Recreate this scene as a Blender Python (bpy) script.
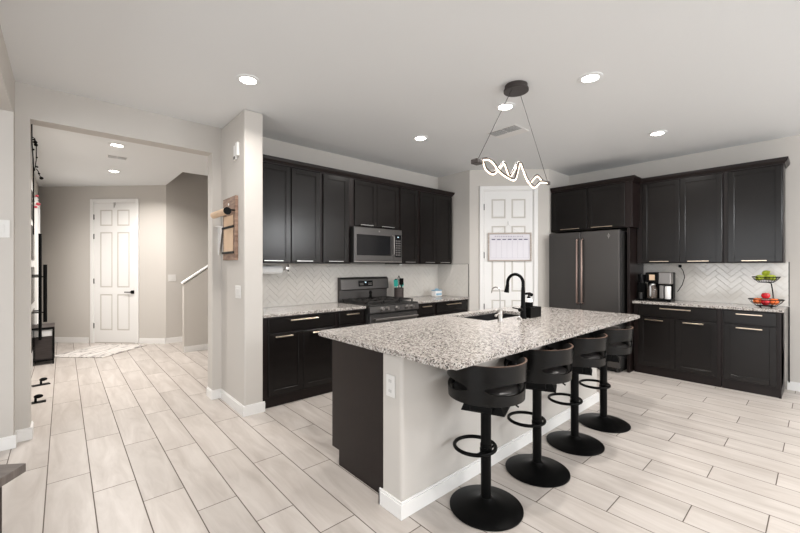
import bpy, bmesh, math, random
from mathutils import Vector, Matrix
random.seed(7)
PI = math.pi
S = bpy.context.scene
C = S.collection
for o in list(bpy.data.objects):
    bpy.data.objects.remove(o)

# ---------------------------------------------------------------- camera, world, lights, exposure
CAMH = 1.335
cd = bpy.data.cameras.new('camera'); cam = bpy.data.objects.new('camera', cd); C.objects.link(cam)
cam.location = (0, 0, CAMH)
cam.rotation_euler = (PI/2, 0, -math.atan(337/377))
cd.sensor_width = 36; cd.lens = 36*377/800; cd.clip_start = .05; cd.clip_end = 60
S.camera = cam

W = bpy.data.worlds.new('daylight'); S.world = W; W.use_nodes = True
W.node_tree.nodes['Background'].inputs[0].default_value = (.93, .96, 1, 1)
W.node_tree.nodes['Background'].inputs[1].default_value = 1.0

def area(name, loc, rot, sx, sy, power, col=(1, 1, 1), spread=None):
    l = bpy.data.lights.new(name, 'AREA'); l.shape = 'RECTANGLE'; l.size = sx; l.size_y = sy
    l.energy = power; l.color = col
    if spread: l.spread = spread
    o = bpy.data.objects.new(name, l); C.objects.link(o); o.location = loc; o.rotation_euler = rot
    return o
# daylight through the windows of the living space behind the camera and of the opening on the left
area('daylight_rear', (1.2, -3.42, 1.45), (-PI/2, 0, PI), 5.2, 2.2, 95, (.96, .98, 1))
area('daylight_transom', (4.95, -3.42, 2.28), (-PI/2, 0, PI), 1.3, .5, 75, (.96, .98, 1))
area('daylight_side', (-4.35, .4, 1.45), (0, -PI/2, 0), 2.2, 4.6, 112, (.95, .975, 1))
area('hall_fill', (-.312, 7.95, 1.35), (0, -PI/2, 0), 1.9, .9, 4.5, (1, .975, .95))  # unseen fill lamp added to brighten the hall end wall evenly
CAN_POWER = 13
PENDANT_EMIT = 1.9
S.view_settings.view_transform = 'Standard'
S.view_settings.look = 'None'
S.view_settings.gamma = 1
S.view_settings.use_curve_mapping = False
S.view_settings.exposure = 0.17
S.cycles.max_bounces = 10
S.cycles.diffuse_bounces = 6
S.cycles.sample_clamp_indirect = 6

# ---------------------------------------------------------------- materials
def mat(name, col, rough=.5, metal=0, emit=None, es=0, coat=0, trans=0, ior=1.45, spec=None, bump=None, vary=None):
    m = bpy.data.materials.new(name); m.use_nodes = True
    nt = m.node_tree; b = nt.nodes['Principled BSDF']
    b.inputs['Base Color'].default_value = (*col, 1); b.inputs['Roughness'].default_value = rough
    b.inputs['Metallic'].default_value = metal; b.inputs['IOR'].default_value = ior
    b.inputs['Transmission Weight'].default_value = trans; b.inputs['Coat Weight'].default_value = coat
    if spec is not None: b.inputs['Specular IOR Level'].default_value = spec
    if emit: b.inputs['Emission Color'].default_value = (*emit, 1); b.inputs['Emission Strength'].default_value = es
    if bump or vary:
        tc = nt.nodes.new('ShaderNodeTexCoord')
        sc, st = (bump or vary)[:2]
        n = nt.nodes.new('ShaderNodeTexNoise'); n.inputs['Scale'].default_value = sc; n.inputs['Detail'].default_value = 4
        nt.links.new(tc.outputs['Object'], n.inputs['Vector'])
        if bump:
            bp = nt.nodes.new('ShaderNodeBump'); bp.inputs['Strength'].default_value = st; bp.inputs['Distance'].default_value = .002
            nt.links.new(n.outputs['Fac'], bp.inputs['Height']); nt.links.new(bp.outputs['Normal'], b.inputs['Normal'])
        if vary:
            r = nt.nodes.new('ShaderNodeValToRGB'); k = vary[1]
            r.color_ramp.elements[0].position = .3; r.color_ramp.elements[1].position = .7
            r.color_ramp.elements[0].color = (*[c*(1-k) for c in col], 1); r.color_ramp.elements[1].color = (*[min(1, c*(1+k)) for c in col], 1)
            nt.links.new(n.outputs['Fac'], r.inputs['Fac']); nt.links.new(r.outputs['Color'], b.inputs['Base Color'])
    return m

def wood(name, c1, c2, rough=.5, scale=(2, 2, 30), coat=0, spec=None):
    m = mat(name, c1, rough, coat=coat, spec=spec); nt = m.node_tree; b = nt.nodes['Principled BSDF']
    tc = nt.nodes.new('ShaderNodeTexCoord'); mp = nt.nodes.new('ShaderNodeMapping'); mp.inputs['Scale'].default_value = scale
    n = nt.nodes.new('ShaderNodeTexNoise'); n.inputs['Scale'].default_value = 3; n.inputs['Detail'].default_value = 5
    r = nt.nodes.new('ShaderNodeValToRGB'); r.color_ramp.elements[0].color = (*c1, 1); r.color_ramp.elements[1].color = (*c2, 1)
    r.color_ramp.elements[0].position = .35; r.color_ramp.elements[1].position = .65
    nt.links.new(tc.outputs['Object'], mp.inputs[0]); nt.links.new(mp.outputs[0], n.inputs['Vector'])
    nt.links.new(n.outputs['Fac'], r.inputs[0]); nt.links.new(r.outputs[0], b.inputs['Base Color'])
    return m

def floor_mat():
    m = mat('plank_tile', (.6, .55, .5), .34); nt = m.node_tree; b = nt.nodes['Principled BSDF']; N = nt.nodes.new; L = nt.links.new
    tc = N('ShaderNodeTexCoord'); sp = N('ShaderNodeSeparateXYZ'); L(tc.outputs['Object'], sp.inputs[0])
    def ma(op, a, bb=None, c=None):
        n = N('ShaderNodeMath'); n.operation = op
        for i, v in enumerate((a, bb, c)):
            if v is None: continue
            if isinstance(v, (int, float)): n.inputs[i].default_value = v
            else: L(v, n.inputs[i])
        return n.outputs[0]
    u = ma('DIVIDE', ma('ADD', sp.outputs[0], .0755), .2075)
    row = ma('FLOOR', u); fu = ma('SUBTRACT', u, row)
    v = ma('DIVIDE', ma('ADD', ma('SUBTRACT', sp.outputs[1], 3.162), ma('MULTIPLY', row, .2975)), .8925)
    cell = ma('FLOOR', v); fv = ma('SUBTRACT', v, cell)
    du = ma('MULTIPLY', ma('MINIMUM', fu, ma('SUBTRACT', 1, fu)), .2075)
    dv = ma('MULTIPLY', ma('MINIMUM', fv, ma('SUBTRACT', 1, fv)), .8925)
    dist = ma('MINIMUM', du, dv)
    g = N('ShaderNodeMapRange'); g.inputs[1].default_value = .0017; g.inputs[2].default_value = .0034; L(dist, g.inputs[0])
    cv = N('ShaderNodeCombineXYZ'); L(row, cv.inputs[0]); L(cell, cv.inputs[1])
    wn = N('ShaderNodeTexWhiteNoise'); wn.noise_dimensions = '2D'; L(cv.outputs[0], wn.inputs['Vector'])
    # wood like streaks running along each plank, shifted from plank to plank
    off = N('ShaderNodeVectorMath'); off.operation = 'MULTIPLY_ADD'; off.inputs[1].default_value = (7, 1.1, 1)
    L(tc.outputs['Object'], off.inputs[0]); sc = N('ShaderNodeVectorMath'); sc.operation = 'SCALE'; sc.inputs['Scale'].default_value = 37
    L(wn.outputs['Color'], sc.inputs[0]); L(sc.outputs[0], off.inputs[2])
    n1 = N('ShaderNodeTexNoise'); n1.inputs['Scale'].default_value = 1.5; n1.inputs['Detail'].default_value = 5; n1.inputs['Roughness'].default_value = .6; n1.inputs['Distortion'].default_value = .7; L(off.outputs[0], n1.inputs['Vector'])
    r = N('ShaderNodeValToRGB'); r.color_ramp.elements[0].position = .28; r.color_ramp.elements[1].position = .68
    r.color_ramp.elements[0].color = (.4, .358, .325, 1); r.color_ramp.elements[1].color = (.545, .505, .47, 1); L(n1.outputs['Fac'], r.inputs[0])
    hv = N('ShaderNodeHueSaturation'); L(r.outputs[0], hv.inputs['Color'])
    L(ma('ADD', .93, ma('MULTIPLY', wn.outputs['Value'], .12)), hv.inputs['Value'])
    mx = N('ShaderNodeMix'); mx.data_type = 'RGBA'; L(g.outputs[0], mx.inputs[0]); mx.inputs[6].default_value = (.1, .078, .062, 1); L(hv.outputs[0], mx.inputs[7])
    L(mx.outputs[2], b.inputs['Base Color'])
    bp = N('ShaderNodeBump'); bp.inputs['Strength'].default_value = .5; bp.inputs['Distance'].default_value = .002; L(g.outputs[0], bp.inputs['Height']); L(bp.outputs[0], b.inputs['Normal'])
    rr = N('ShaderNodeMapRange'); rr.inputs[3].default_value = .8; rr.inputs[4].default_value = .36; L(g.outputs[0], rr.inputs[0]); L(rr.outputs[0], b.inputs['Roughness'])
    return m

def granite():
    m = mat('granite', (.6, .56, .52), .16); nt = m.node_tree; b = nt.nodes['Principled BSDF']; N = nt.nodes.new; L = nt.links.new
    tc = N('ShaderNodeTexCoord')
    v1 = N('ShaderNodeTexVoronoi'); v1.inputs['Scale'].default_value = 155; L(tc.outputs['Object'], v1.inputs['Vector'])
    bw = N('ShaderNodeSeparateColor'); L(v1.outputs['Color'], bw.inputs[0])
    r = N('ShaderNodeValToRGB'); r.color_ramp.interpolation = 'CONSTANT'
    el = r.color_ramp.elements; el[0].position = 0; el[0].color = (.05, .044, .04, 1); el[1].position = .1; el[1].color = (.19, .165, .15, 1)
    for p, c in ((.26, (0.331, 0.296, 0.27)), (.44, (0.452, 0.418, 0.387)), (.7, (0.522, 0.496, 0.465)), (.9, (0.609, 0.592, 0.566))):
        e = el.new(p); e.color = (*c, 1)
    n = N('ShaderNodeTexNoise'); n.inputs['Scale'].default_value = 38; n.inputs['Detail'].default_value = 6; L(tc.outputs['Object'], n.inputs['Vector'])
    a = N('ShaderNodeMath'); a.operation = 'MULTIPLY_ADD'; a.inputs[1].default_value = .9; L(n.outputs['Fac'], a.inputs[0])
    s = N('ShaderNodeMath'); s.operation = 'SUBTRACT'; L(bw.outputs[0], s.inputs[0]); s.inputs[1].default_value = .49; L(s.outputs[0], a.inputs[2]); L(a.outputs[0], r.inputs[0])
    L(r.outputs[0], b.inputs['Base Color'])
    return m

M = {}
M['wall'] = mat('wall_paint', (.535, .508, .474), .8, bump=(160, .12))
M['ceil'] = mat('ceiling_paint', (.745, .757, .762), .9, bump=(120, .15))
M['white'] = mat('white_trim', (.76, .752, .738), .42)
M['floor'] = floor_mat()
M['granite'] = granite()
M['esp'] = wood('espresso_wood', (.0082, .0068, .0063), (.009, .0074, .0068), .24, (16, 16, 1.5), spec=.34)
M['espd'] = wood('espresso_frame', (.008, .0045, .004), (.0105, .0058, .0052), .36, (16, 16, 1.5), spec=.35)
M['gap'] = mat('dark_gap', (.006, .005, .005), .8)
M['handle'] = mat('champagne_metal', (.78, .64, .5), .28, 1)
M['slate'] = mat('slate_steel', (.115, .109, .106), .36, .85)
M['slated'] = mat('slate_dark', (.025, .024, .023), .45, .3)
M['slatel'] = mat('slate_light', (.26, .245, .235), .35, .9)
M['bronze'] = mat('bronze_handle', (.3, .22, .19), .35, .95)
M['black'] = mat('black_metal', (.0025, .0025, .0025), .4, 0, spec=.1)
M['blackgl'] = mat('black_glass', (.008, .008, .009), .12, spec=.35)
M['cast'] = mat('cast_iron', (.02, .018, .017), .6, bump=(200, .3))
M['chrome'] = mat('chrome', (.42, .4, .38), .28, 1)
M['steel'] = mat('brushed_steel', (.55, .54, .53), .3, 1)
M['sink'] = mat('black_composite', (.012, .012, .013), .5)
M['stool'] = wood('black_ply', (.003, .003, .003), (.007, .0068, .0065), .27, (3, 3, 30), spec=.28)
M['plyedge'] = wood('walnut_edge', (.07, .035, .022), (.15, .08, .05), .5, (8, 8, 8))
M['leather'] = mat('black_leather', (.016, .015, .015), .32, bump=(90, .3))
M['tile'] = mat('white_glazed_tile', (.66, .632, .59), .13, coat=.3, vary=(3, .03))
M['grout'] = mat('grout', (.56, .53, .49), .9)
M['kraft'] = mat('kraft_paper', (.62, .45, .31), .8, vary=(6, .06))
M['brown'] = wood('stained_board', (.17, .1, .07), (.3, .2, .145), .6, (3, 3, 14))
M['paper'] = mat('white_paper', (.85, .85, .84), .8)
M['lens'] = mat('lamp_lens', (1, .97, .9), .5, emit=(1, .94, .84), es=22)
M['led'] = mat('led_strip', (1, .9, .8), .5, emit=(1, .78, .56), es=PENDANT_EMIT)
M['bulb'] = mat('hall_lens', (1, .97, .9), .5, emit=(1, .95, .86), es=16)
M['pend'] = mat('pendant_metal', (.07, .06, .057), .45, .6)
M['teal'] = mat('teal_silicone', (.02, .36, .3), .5)
M['plastic'] = mat('light_plastic', (.8, .79, .78), .4)
M['plate'] = mat('switch_plastic', (.68, .67, .65), .4)
M['blue'] = mat('pale_blue', (.25, .42, .55), .5)
M['board'] = mat('dry_erase_board', (.66, .64, .68), .25)
M['ink'] = mat('printed_ink', (.1, .09, .16), .6)
M['inkl'] = mat('faint_ink', (.38, .36, .42), .6)
M['taupe'] = wood('taupe_frame', (.36, .31, .27), (.48, .42, .37), .5)
M['red'] = mat('apple_skin', (.5, .012, .02), .25, vary=(18, .35))
M['orange'] = mat('orange_peel', (.85, .19, .045), .4, bump=(150, .4))
M['peach'] = mat('peach_skin', (.8, .3, .16), .45, vary=(14, .3))
M['green'] = mat('pear_skin', (.3, .36, .03), .4, vary=(20, .25))
M['glass'] = mat('clear_glass', (.95, .97, .97), .02, trans=1)
M['amber'] = mat('coffee_glass', (.25, .2, .17), .05, trans=.6)
M['tabletop'] = wood('grey_brown_table', (.1, .083, .075), (.17, .145, .13), .4, (2, 18, 2))
M['legdark'] = wood('dark_leg', (.028, .02, .018), (.05, .038, .034), .5)
M['petal'] = mat('pink_petal', (.75, .1, .13), .6)
M['petalw'] = mat('white_petal', (.85, .83, .78), .6)
M['disp'] = mat('display_digits', (.5, .7, .8), .4, emit=(.6, .8, .9), es=.7)
M['slot'] = mat('vent_shadow', (.13, .125, .12), .8)
def rug_mat():
    m = mat('marbled_rug', (.6, .57, .54), .95); nt = m.node_tree; b = nt.nodes['Principled BSDF']; N = nt.nodes.new; L = nt.links.new
    tc = N('ShaderNodeTexCoord'); mp = N('ShaderNodeMapping'); mp.inputs['Scale'].default_value = (1.0, 3.4, 1); mp.inputs['Rotation'].default_value = (0, 0, .2)
    n = N('ShaderNodeTexNoise'); n.inputs['Scale'].default_value = 1.5; n.inputs['Detail'].default_value = 5; n.inputs['Distortion'].default_value = 1.6
    r = N('ShaderNodeValToRGB'); el = r.color_ramp.elements; el[0].position = .3; el[0].color = (.55, .52, .49, 1); el[1].position = .46; el[1].color = (.66, .63, .6, 1)
    for p, c in ((.515, (.22, .2, .19)), (.55, (.6, .57, .54)), (.7, (.68, .65, .62))): e = el.new(p); e.color = (*c, 1)
    L(tc.outputs['Object'], mp.inputs[0]); L(mp.outputs[0], n.inputs['Vector']); L(n.outputs['Fac'], r.inputs[0]); L(r.outputs[0], b.inputs['Base Color'])
    return m
M['rug'] = rug_mat()

# ---------------------------------------------------------------- mesh helpers
def nb(): return bmesh.new()
def box(bm, x0, x1, y0, y1, z0, z1, bev=0, seg=1, mi=0, T=None):
    vs = [bm.verts.new((x, y, z)) for z in (z0, z1) for y in (y0, y1) for x in (x0, x1)]
    F = [(0, 2, 3, 1), (4, 5, 7, 6), (0, 1, 5, 4), (2, 6, 7, 3), (0, 4, 6, 2), (1, 3, 7, 5)]
    fs = [bm.faces.new([vs[i] for i in f]) for f in F]
    for f in fs: f.material_index = mi
    if bev > 0:
        es = list({e for f in fs for e in f.edges})
        r = bmesh.ops.bevel(bm, geom=es, offset=bev, segments=seg, affect='EDGES', profile=.5)
        vs = list({v for v in r['verts']} | {v for v in vs if v.is_valid})
        for f in r['faces']: f.material_index = mi
    if T is not None:
        bmesh.ops.transform(bm, matrix=T, verts=[v for v in vs if v.is_valid])
    return bm
def prism(bm, poly, z0, z1, mi=0, T=None):
    a = [bm.verts.new((x, y, z0)) for x, y in poly]; b = [bm.verts.new((x, y, z1)) for x, y in poly]
    n = len(poly)
    fs = [bm.faces.new(a[::-1]), bm.faces.new(b)] + [bm.faces.new((a[i], a[(i+1) % n], b[(i+1) % n], b[i])) for i in range(n)]
    for f in fs: f.material_index = mi
    if T is not None: bmesh.ops.transform(bm, matrix=T, verts=a+b)
    return bm
def lathe(bm, prof, cx=0, cy=0, seg=32, mi=0, T=None, smooth=True):
    rings = []
    for r, z in prof:
        if r < 1e-6: rings.append([bm.verts.new((cx, cy, z))])
        else: rings.append([bm.verts.new((cx+r*math.cos(2*PI*i/seg), cy+r*math.sin(2*PI*i/seg), z)) for i in range(seg)])
    for a, b in zip(rings, rings[1:]):
        for i in range(seg):
            j = (i+1) % seg
            if len(a) == 1 and len(b) == 1: continue
            if len(a) == 1: f = bm.faces.new((a[0], b[j], b[i]))
            elif len(b) == 1: f = bm.faces.new((a[i], a[j], b[0]))
            else: f = bm.faces.new((a[i], a[j], b[j], b[i]))
            f.smooth = smooth; f.material_index = mi
    if T is not None: bmesh.ops.transform(bm, matrix=T, verts=[v for r in rings for v in r])
    return bm
def cyl(bm, cx, cy, z0, z1, r, seg=24, mi=0, T=None, c=.0015):
    c = min(c, r*.3, abs(z1-z0)*.3)
    return lathe(bm, [(0, z0), (r-c, z0), (r, z0+c), (r, z1-c), (r-c, z1), (0, z1)], cx, cy, seg, mi, T, smooth=True)
def tube(bm, pts, r, seg=10, closed=False, mi=0, flat=1.0):
    pts = [Vector(p) for p in pts]; n = len(pts); rings = []; up = None
    for i, p in enumerate(pts):
        if closed: t = pts[(i+1) % n]-pts[i-1]
        else: t = pts[min(i+1, n-1)]-pts[max(i-1, 0)]
        t.normalize()
        if up is None: up = Vector((0, 0, 1)) if abs(t.z) < .9 else Vector((1, 0, 0))
        x = t.cross(up)
        if x.length < 1e-5: x = t.cross(Vector((0, 1, 0)))
        x.normalize(); y = x.cross(t); up = y
        rr = r[i] if isinstance(r, (list, tuple)) else r
        rings.append([bm.verts.new(p + x*rr*math.cos(2*PI*k/seg) + y*rr*flat*math.sin(2*PI*k/seg)) for k in range(seg)])
    m = n if closed else n-1
    for i in range(m):
        a, b = rings[i], rings[(i+1) % n]
        for k in range(seg):
            f = bm.faces.new((a[k], a[(k+1) % seg], b[(k+1) % seg], b[k])); f.smooth = True; f.material_index = mi
    if not closed:
        bm.faces.new(rings[0][::-1]).material_index = mi; bm.faces.new(rings[-1]).material_index = mi
    return bm
def ball(bm, c, r, sx=1, sy=1, sz=1, seg=20):
    prof = [(r*math.sin(PI*i/12), -r*math.cos(PI*i/12)) for i in range(13)]
    prof[0] = (0, -r); prof[-1] = (0, r)
    T = Matrix.Translation(c) @ Matrix.Diagonal((sx, sy, sz, 1))
    return lathe(bm, prof, 0, 0, seg, 0, T)
def RX(a): return Matrix.Rotation(a, 4, 'X')
def RY(a): return Matrix.Rotation(a, 4, 'Y')
def RZ(a): return Matrix.Rotation(a, 4, 'Z')
def TR(x, y, z): return Matrix.Translation((x, y, z))

def obj(name, bm, m, parent=None, loc=None, label=None, keep=False):
    bmesh.ops.recalc_face_normals(bm, faces=bm.faces)
    me = bpy.data.meshes.new(name); 
    if loc is not None: bmesh.ops.translate(bm, verts=bm.verts, vec=-Vector(loc))
    for e in bm.edges:
        if len(e.link_faces) == 2 and e.calc_face_angle(0) > .7: e.smooth = False
    bm.to_mesh(me); bm.free()
    for x in (m if isinstance(m, list) else [m]): me.materials.append(M[x])
    o = bpy.data.objects.new(name, me); C.objects.link(o)
    if loc is not None: o.location = loc
    if parent: o.parent = parent
    if label: o['label'] = label
    return o
def thing(name, label, cat, loc=(0, 0, 0), rz=0, group=None):
    o = bpy.data.objects.new(name, None); C.objects.link(o); o.empty_display_size = .1
    o.location = loc; o.rotation_euler = (0, 0, rz); o['label'] = label; o['category'] = cat
    if group: o['group'] = group
    return o
def tag(o, label, cat, group=None, kind=None):
    o['label'] = label; o['category'] = cat
    if group: o['group'] = group
    if kind: o['kind'] = kind
    return o
def struct(name, bm, m, label=None, cat=None):
    o = obj(name, bm, m); o['kind'] = 'structure'
    if label: o['label'] = label
    if cat: o['category'] = cat
    return o
def dup(root, loc, rz, label, group=None):
    def rec(o, par):
        c = o.copy(); C.objects.link(c)
        if par: c.parent = par
        for ch in list(o.children): rec(ch, c)
        return c
    r = rec(root, None); r.location = loc; r.rotation_euler = (0, 0, rz); r['label'] = label
    if group: r['group'] = group
    return r

CE = 2.743
XR = 5.87      # wall behind the fridge
YB = 4.05      # wall behind the range
# ---------------------------------------------------------------- structure
b = nb(); box(b, -4.6, 6.1, -3.7, 4.3, -.1, 0); box(b, -.6, 3.2, 4.3, 9.6, -.1, 0); struct('floor', b, 'floor')
b = nb(); box(b, -4.6, 6.1, -3.7, 4.25, CE, CE+.12)
prism(b, [(-.6, 4.25), (6.1, 4.25), (6.1, 4.3), (1.33+.0, 4.3), (3.2, 4.3), (3.2, 6.35), (1.33, 6.35), (1.33, 7.57), (-.6, 9.6)], CE, CE+.12) if False else None
box(b, -.6, 3.2, 4.25, 6.35, CE, CE+.12); prism(b, [(-.6, 6.35), (1.33, 6.35), (1.33, 7.62), (-.6, 9.6)], CE, CE+.12)
struct('ceiling', b, 'ceil')
# wall with the archway to the hall, and the stub of the left opening
b = nb()
box(b, 1.12, 1.21, 4.08, 4.24, 0, CE); box(b, -.19, 1.12, 4.08, 4.24, 2.478, CE); box(b, -.45, -.19, 4.08, 4.24, 0, CE)
struct('wall_hall_side', b, 'wall')
b = nb(); box(b, -.45, -.272, 3.97, 4.08, 0, CE); box(b, -.45, -.272, -1.6, 3.97, 2.474, CE); box(b, -.45, -.272, -3.7, -1.6, 0, CE); struct('wall_left', b, 'wall')
b = nb(); box(b, 1.205, 1.375, 3.43, 4.24, 0, CE, .012, 2); struct('wall_pier', b, 'wall')
b = nb(); box(b, 1.36, 6.1, YB, 4.24, 0, CE); struct('wall_back', b, 'wall')
PL = (4.43, 3.43); PR = (5.235, 2.625)
b = nb(); prism(b, [(4.43, 4.06), PL, PR, (XR+.01, 2.625), (XR+.01, 2.73), (5.28, 2.73), (4.53, 3.48), (4.53, 4.06)], 0, CE); struct('wall_pantry', b, 'wall')
b = nb(); box(b, XR, 6.1, -3.7, 4.1, 0, CE); struct('wall_right', b, 'wall')
b = nb()   # rear wall of the living space with a wide glass opening
box(b, -4.6, -1.6, -3.7, -3.5, 0, CE); box(b, 4.0, 4.3, -3.7, -3.5, 0, CE); box(b, 5.6, 6.1, -3.7, -3.5, 0, CE); box(b, 4.3, 5.6, -3.7, -3.5, 0, 2.0); box(b, 4.3, 5.6, -3.7, -3.5, 2.56, CE); box(b, -1.6, 4.0, -3.7, -3.5, 2.5, CE); box(b, -1.6, 4.0, -3.7, -3.5, 0, .25)
struct('wall_rear', b, 'wall')
b = nb(); box(b, -4.6, -4.4, -3.7, -2.1, 0, CE); box(b, -4.6, -4.4, 2.9, 4.3, 0, CE); box(b, -4.6, -4.4, -2.1, 2.9, 2.5, CE); box(b, -4.6, -4.4, -2.1, 2.9, 0, .25); box(b, -4.6, -.45, 4.08, 4.24, 0, CE)
struct('wall_far_left', b, 'wall')
# frames round the glazed openings and round the added hall fill lamp
def wframe(name, axis, c, a0, a1, z0, z1, n):
    b = nb(); w = .05
    def bx(p0, p1, q0, q1): box(b, *((p0, p1, c-.03, c+.03) if axis == 'x' else (c-.03, c+.03, p0, p1)), q0, q1, .003)
    for k in range(n+1): p = a0+(a1-a0)*k/n; bx(p-w/2, p+w/2, z0, z1)
    bx(a0, a1, z0, z0+w); bx(a0, a1, z1-w, z1)
    return struct(name, b, 'white')
wframe('window_1', 'x', -3.55, -1.6, 4.0, .25, 2.5, 4); wframe('window_2', 'x', -3.55, 4.3, 5.6, 2.0, 2.56, 2)
wframe('window_3', 'y', -4.45, -2.1, 2.9, .25, 2.5, 4); wframe('hall_fill_frame', 'y', -.305, 7.48, 8.42, .38, 2.32, 1)  # last frame is added around the hall fill lamp, on solid wall
# hall
b = nb(); prism(b, [(-.5, 9.4), (1.33, 7.57), (1.33, 7.77), (-.5, 9.6)], 0, CE); struct('wall_hall_end', b, 'wall')
b = nb(); box(b, -.5, -.32, 4.24, 9.45, 0, CE); struct('wall_hall_left', b, 'wall')
b = nb(); box(b, 1.33, 3.3, 7.57, 7.72, 0, 5.2); box(b, 3.2, 3.3, 4.24, 7.57, 0, 5.2); box(b, 1.33, 3.3, 6.25, 6.35, CE+.12, 5.2); box(b, 1.23, 1.33, 6.25, 7.72, CE+.12, 5.2); box(b, 1.23, 3.3, 6.25, 7.72, 5.2, 5.3)
struct('wall_stairwell', b, 'wall')
b = nb()
prism(b, [(0, 0), (1.5, 0), (1.5, 2.13), (0, 1.065)], -.1, 0, T=TR(1.40, 6.6, 0) @ RX(PI/2))
struct('wall_stair_rail', b, 'wall')
b = nb(); prism(b, [(-.02, 1.065), (1.5, 2.145), (1.5, 2.168), (-.02, 1.088)], -.115, .015, T=TR(1.40, 6.6, 0) @ RX(PI/2))
box(b, 1.40, 2.9, 6.588, 6.6, 0, .09)
struct('trim_1', b, 'white')
# staircase behind the rail wall
b = nb()
for i in range(8): box(b, 1.75+i*.26, 1.75+(i+1)*.26, 6.72, 7.56, 0, .18*(i+1))
struct('stair_flight', b, 'taupe', 'carpeted stair flight rising behind the low hall wall', 'stairs')
# baseboards
def bb(name, segs, h=.092, t=.014):
    b = nb()
    for (x0, y0, x1, y1) in segs:
        d = Vector((x1-x0, y1-y0, 0)); L = d.length; a = math.atan2(d.y, d.x)
        T = TR(x0, y0, 0) @ RZ(a)
        box(b, -.0, L, -t, 0, 0, h-.012, 0, T=T); box(b, -.0, L, -t*.65, 0, h-.012, h, .002, T=T)
    return struct(name, b, 'white')
# each run is drawn with the room on its right-hand side
bb('baseboard_left', [(-.45, 3.97, -.272+.014, 3.97), (-.272, 3.97, -.272, 4.066), (-.272, 4.08, -.19+.014, 4.08), (-.19, 4.08, -.19, 4.24)])
bb('baseboard_pier', [(1.12, 4.24, 1.12, 4.08), (1.106, 4.08, 1.205, 4.08), (1.205, 4.066, 1.205, 3.43), (1.191, 3.43, 1.375+.014, 3.43)])
bb('baseboard_pantry', [(4.43, 3.47, 4.43, 3.43), (4.43, 3.43, 4.53, 3.33), (5.14, 2.72, 5.235, 2.625)])
bb('baseboard_right', [(XR, .25, XR, -3.5)])
bb('baseboard_hall', [(-.32, 9.22, .337, 8.563), (.995, 7.905, 1.33, 7.57), (1.33, 7.57, 3.2, 7.57)])

# six panel doors with casing
def panel_door(name, loc, rz, w, h, hinge_z, label):
    # local: x along the door, -y towards the viewer
    b = nb(); cw = .058
    box(b, -w/2-cw, -w/2, -.022, .0, 0, h+cw, .004); box(b, w/2, w/2+cw, -.022, .0, 0, h+cw, .004); box(b, -w/2, w/2, -.022, 0, h, h+cw, .004)
    box(b, -w/2-.004, -w/2+.012, -.006, .03, 0, h); box(b, w/2-.012, w/2+.004, -.006, .03, 0, h); box(b, -w/2, w/2, -.006, .03, h-.01, h+.004)
    d = obj(name, b, 'white'); d.location = loc; d.rotation_euler = (0, 0, rz); d['kind'] = 'structure'; d['label'] = label
    b = nb(); x0, x1 = -w/2+.014, w/2-.014; z0, z1 = .012, h-.014
    st = .1; mid = .085
    rails = [z0, z0+.21, .85, .97, h-.42, h-.52+.02, h-.13, z1]; rails[4:6] = [h-.52, h-.41] 
    cols = [(x0+st, -mid/2), (mid/2, x1-st)]
    box(b, x0, x0+st, -.004, .03, z0, z1); box(b, x1-st, x1, -.004, .03, z0, z1); box(b, -mid/2, mid/2, -.004, .03, z0, z1)
    for a, c in ((rails[0], rails[1]), (rails[2], rails[3]), (rails[4], rails[5]), (rails[6], rails[7])):
        for (xa, xb) in cols: box(b, xa, xb, -.004, .03, a, c)
    for a, c in ((rails[1], rails[2]), (rails[3], rails[4]), (rails[5], rails[6])):
        for (xa, xb) in cols:
            box(b, xa, xb, .0015, .03, a, c)
            box(b, xa+.02, xb-.02, -.003, .006, a+.02, c-.02, .0045)
    leaf = obj('door_leaf', b, 'white', d)
    for hz in hinge_z:
        b = nb(); box(b, -w/2-.006, -w/2+.012, -.014, -.002, hz-.045, hz+.045, .003); obj('hinge', b, 'black', leaf)
    return d, leaf
a45 = -PI/4
mx, my = (4.572+5.079)/2, (3.288+2.781)/2
d1, leaf1 = panel_door('door_1', (mx, my, 0), a45, .715, 2.445, (.75, 1.5, 2.2), 'white six-panel pantry door in the angled corner wall')
hx, hy = (.405+.947)/2, (8.495+7.953)/2
d2, leaf2 = panel_door('door_2', (hx, hy, 0), a45, .765, 2.455, (.3, 1.08, 1.86, 2.2), 'white six-panel door at the far end of the hall')
b = nb(); cyl(b, 0, 0, 0, .03, .026, T=TR(.33, -.004, .89) @ RX(PI/2)); box(b, .305, .355, -.012, -.004, .86, .92, .002); box(b, .2, .335, -.045, -.03, .882, .898, .004)
obj('door_lever', b, 'black', leaf2, label='black lever handle')
b = nb(); cyl(b, 0, 0, 0, .05, .024, T=TR(.315, -.004, .93) @ RX(PI/2)); obj('door_knob', b, 'black', leaf1, label='black round knob')
b = nb(); box(b, -.02, .02, -.012, -.005, 2.40, 2.452, .002); box(b, -.012, .0, -.02, -.005, 2.36, 2.44, .002); tag(obj('over_door_hook', b, 'steel', loc=(0, 0, 0)), 'small metal hook over the top edge of the far hall door', 'hook')
h = bpy.data.objects['over_door_hook']; h.location = (hx, hy, 0); h.rotation_euler = (0, 0, a45)

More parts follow.
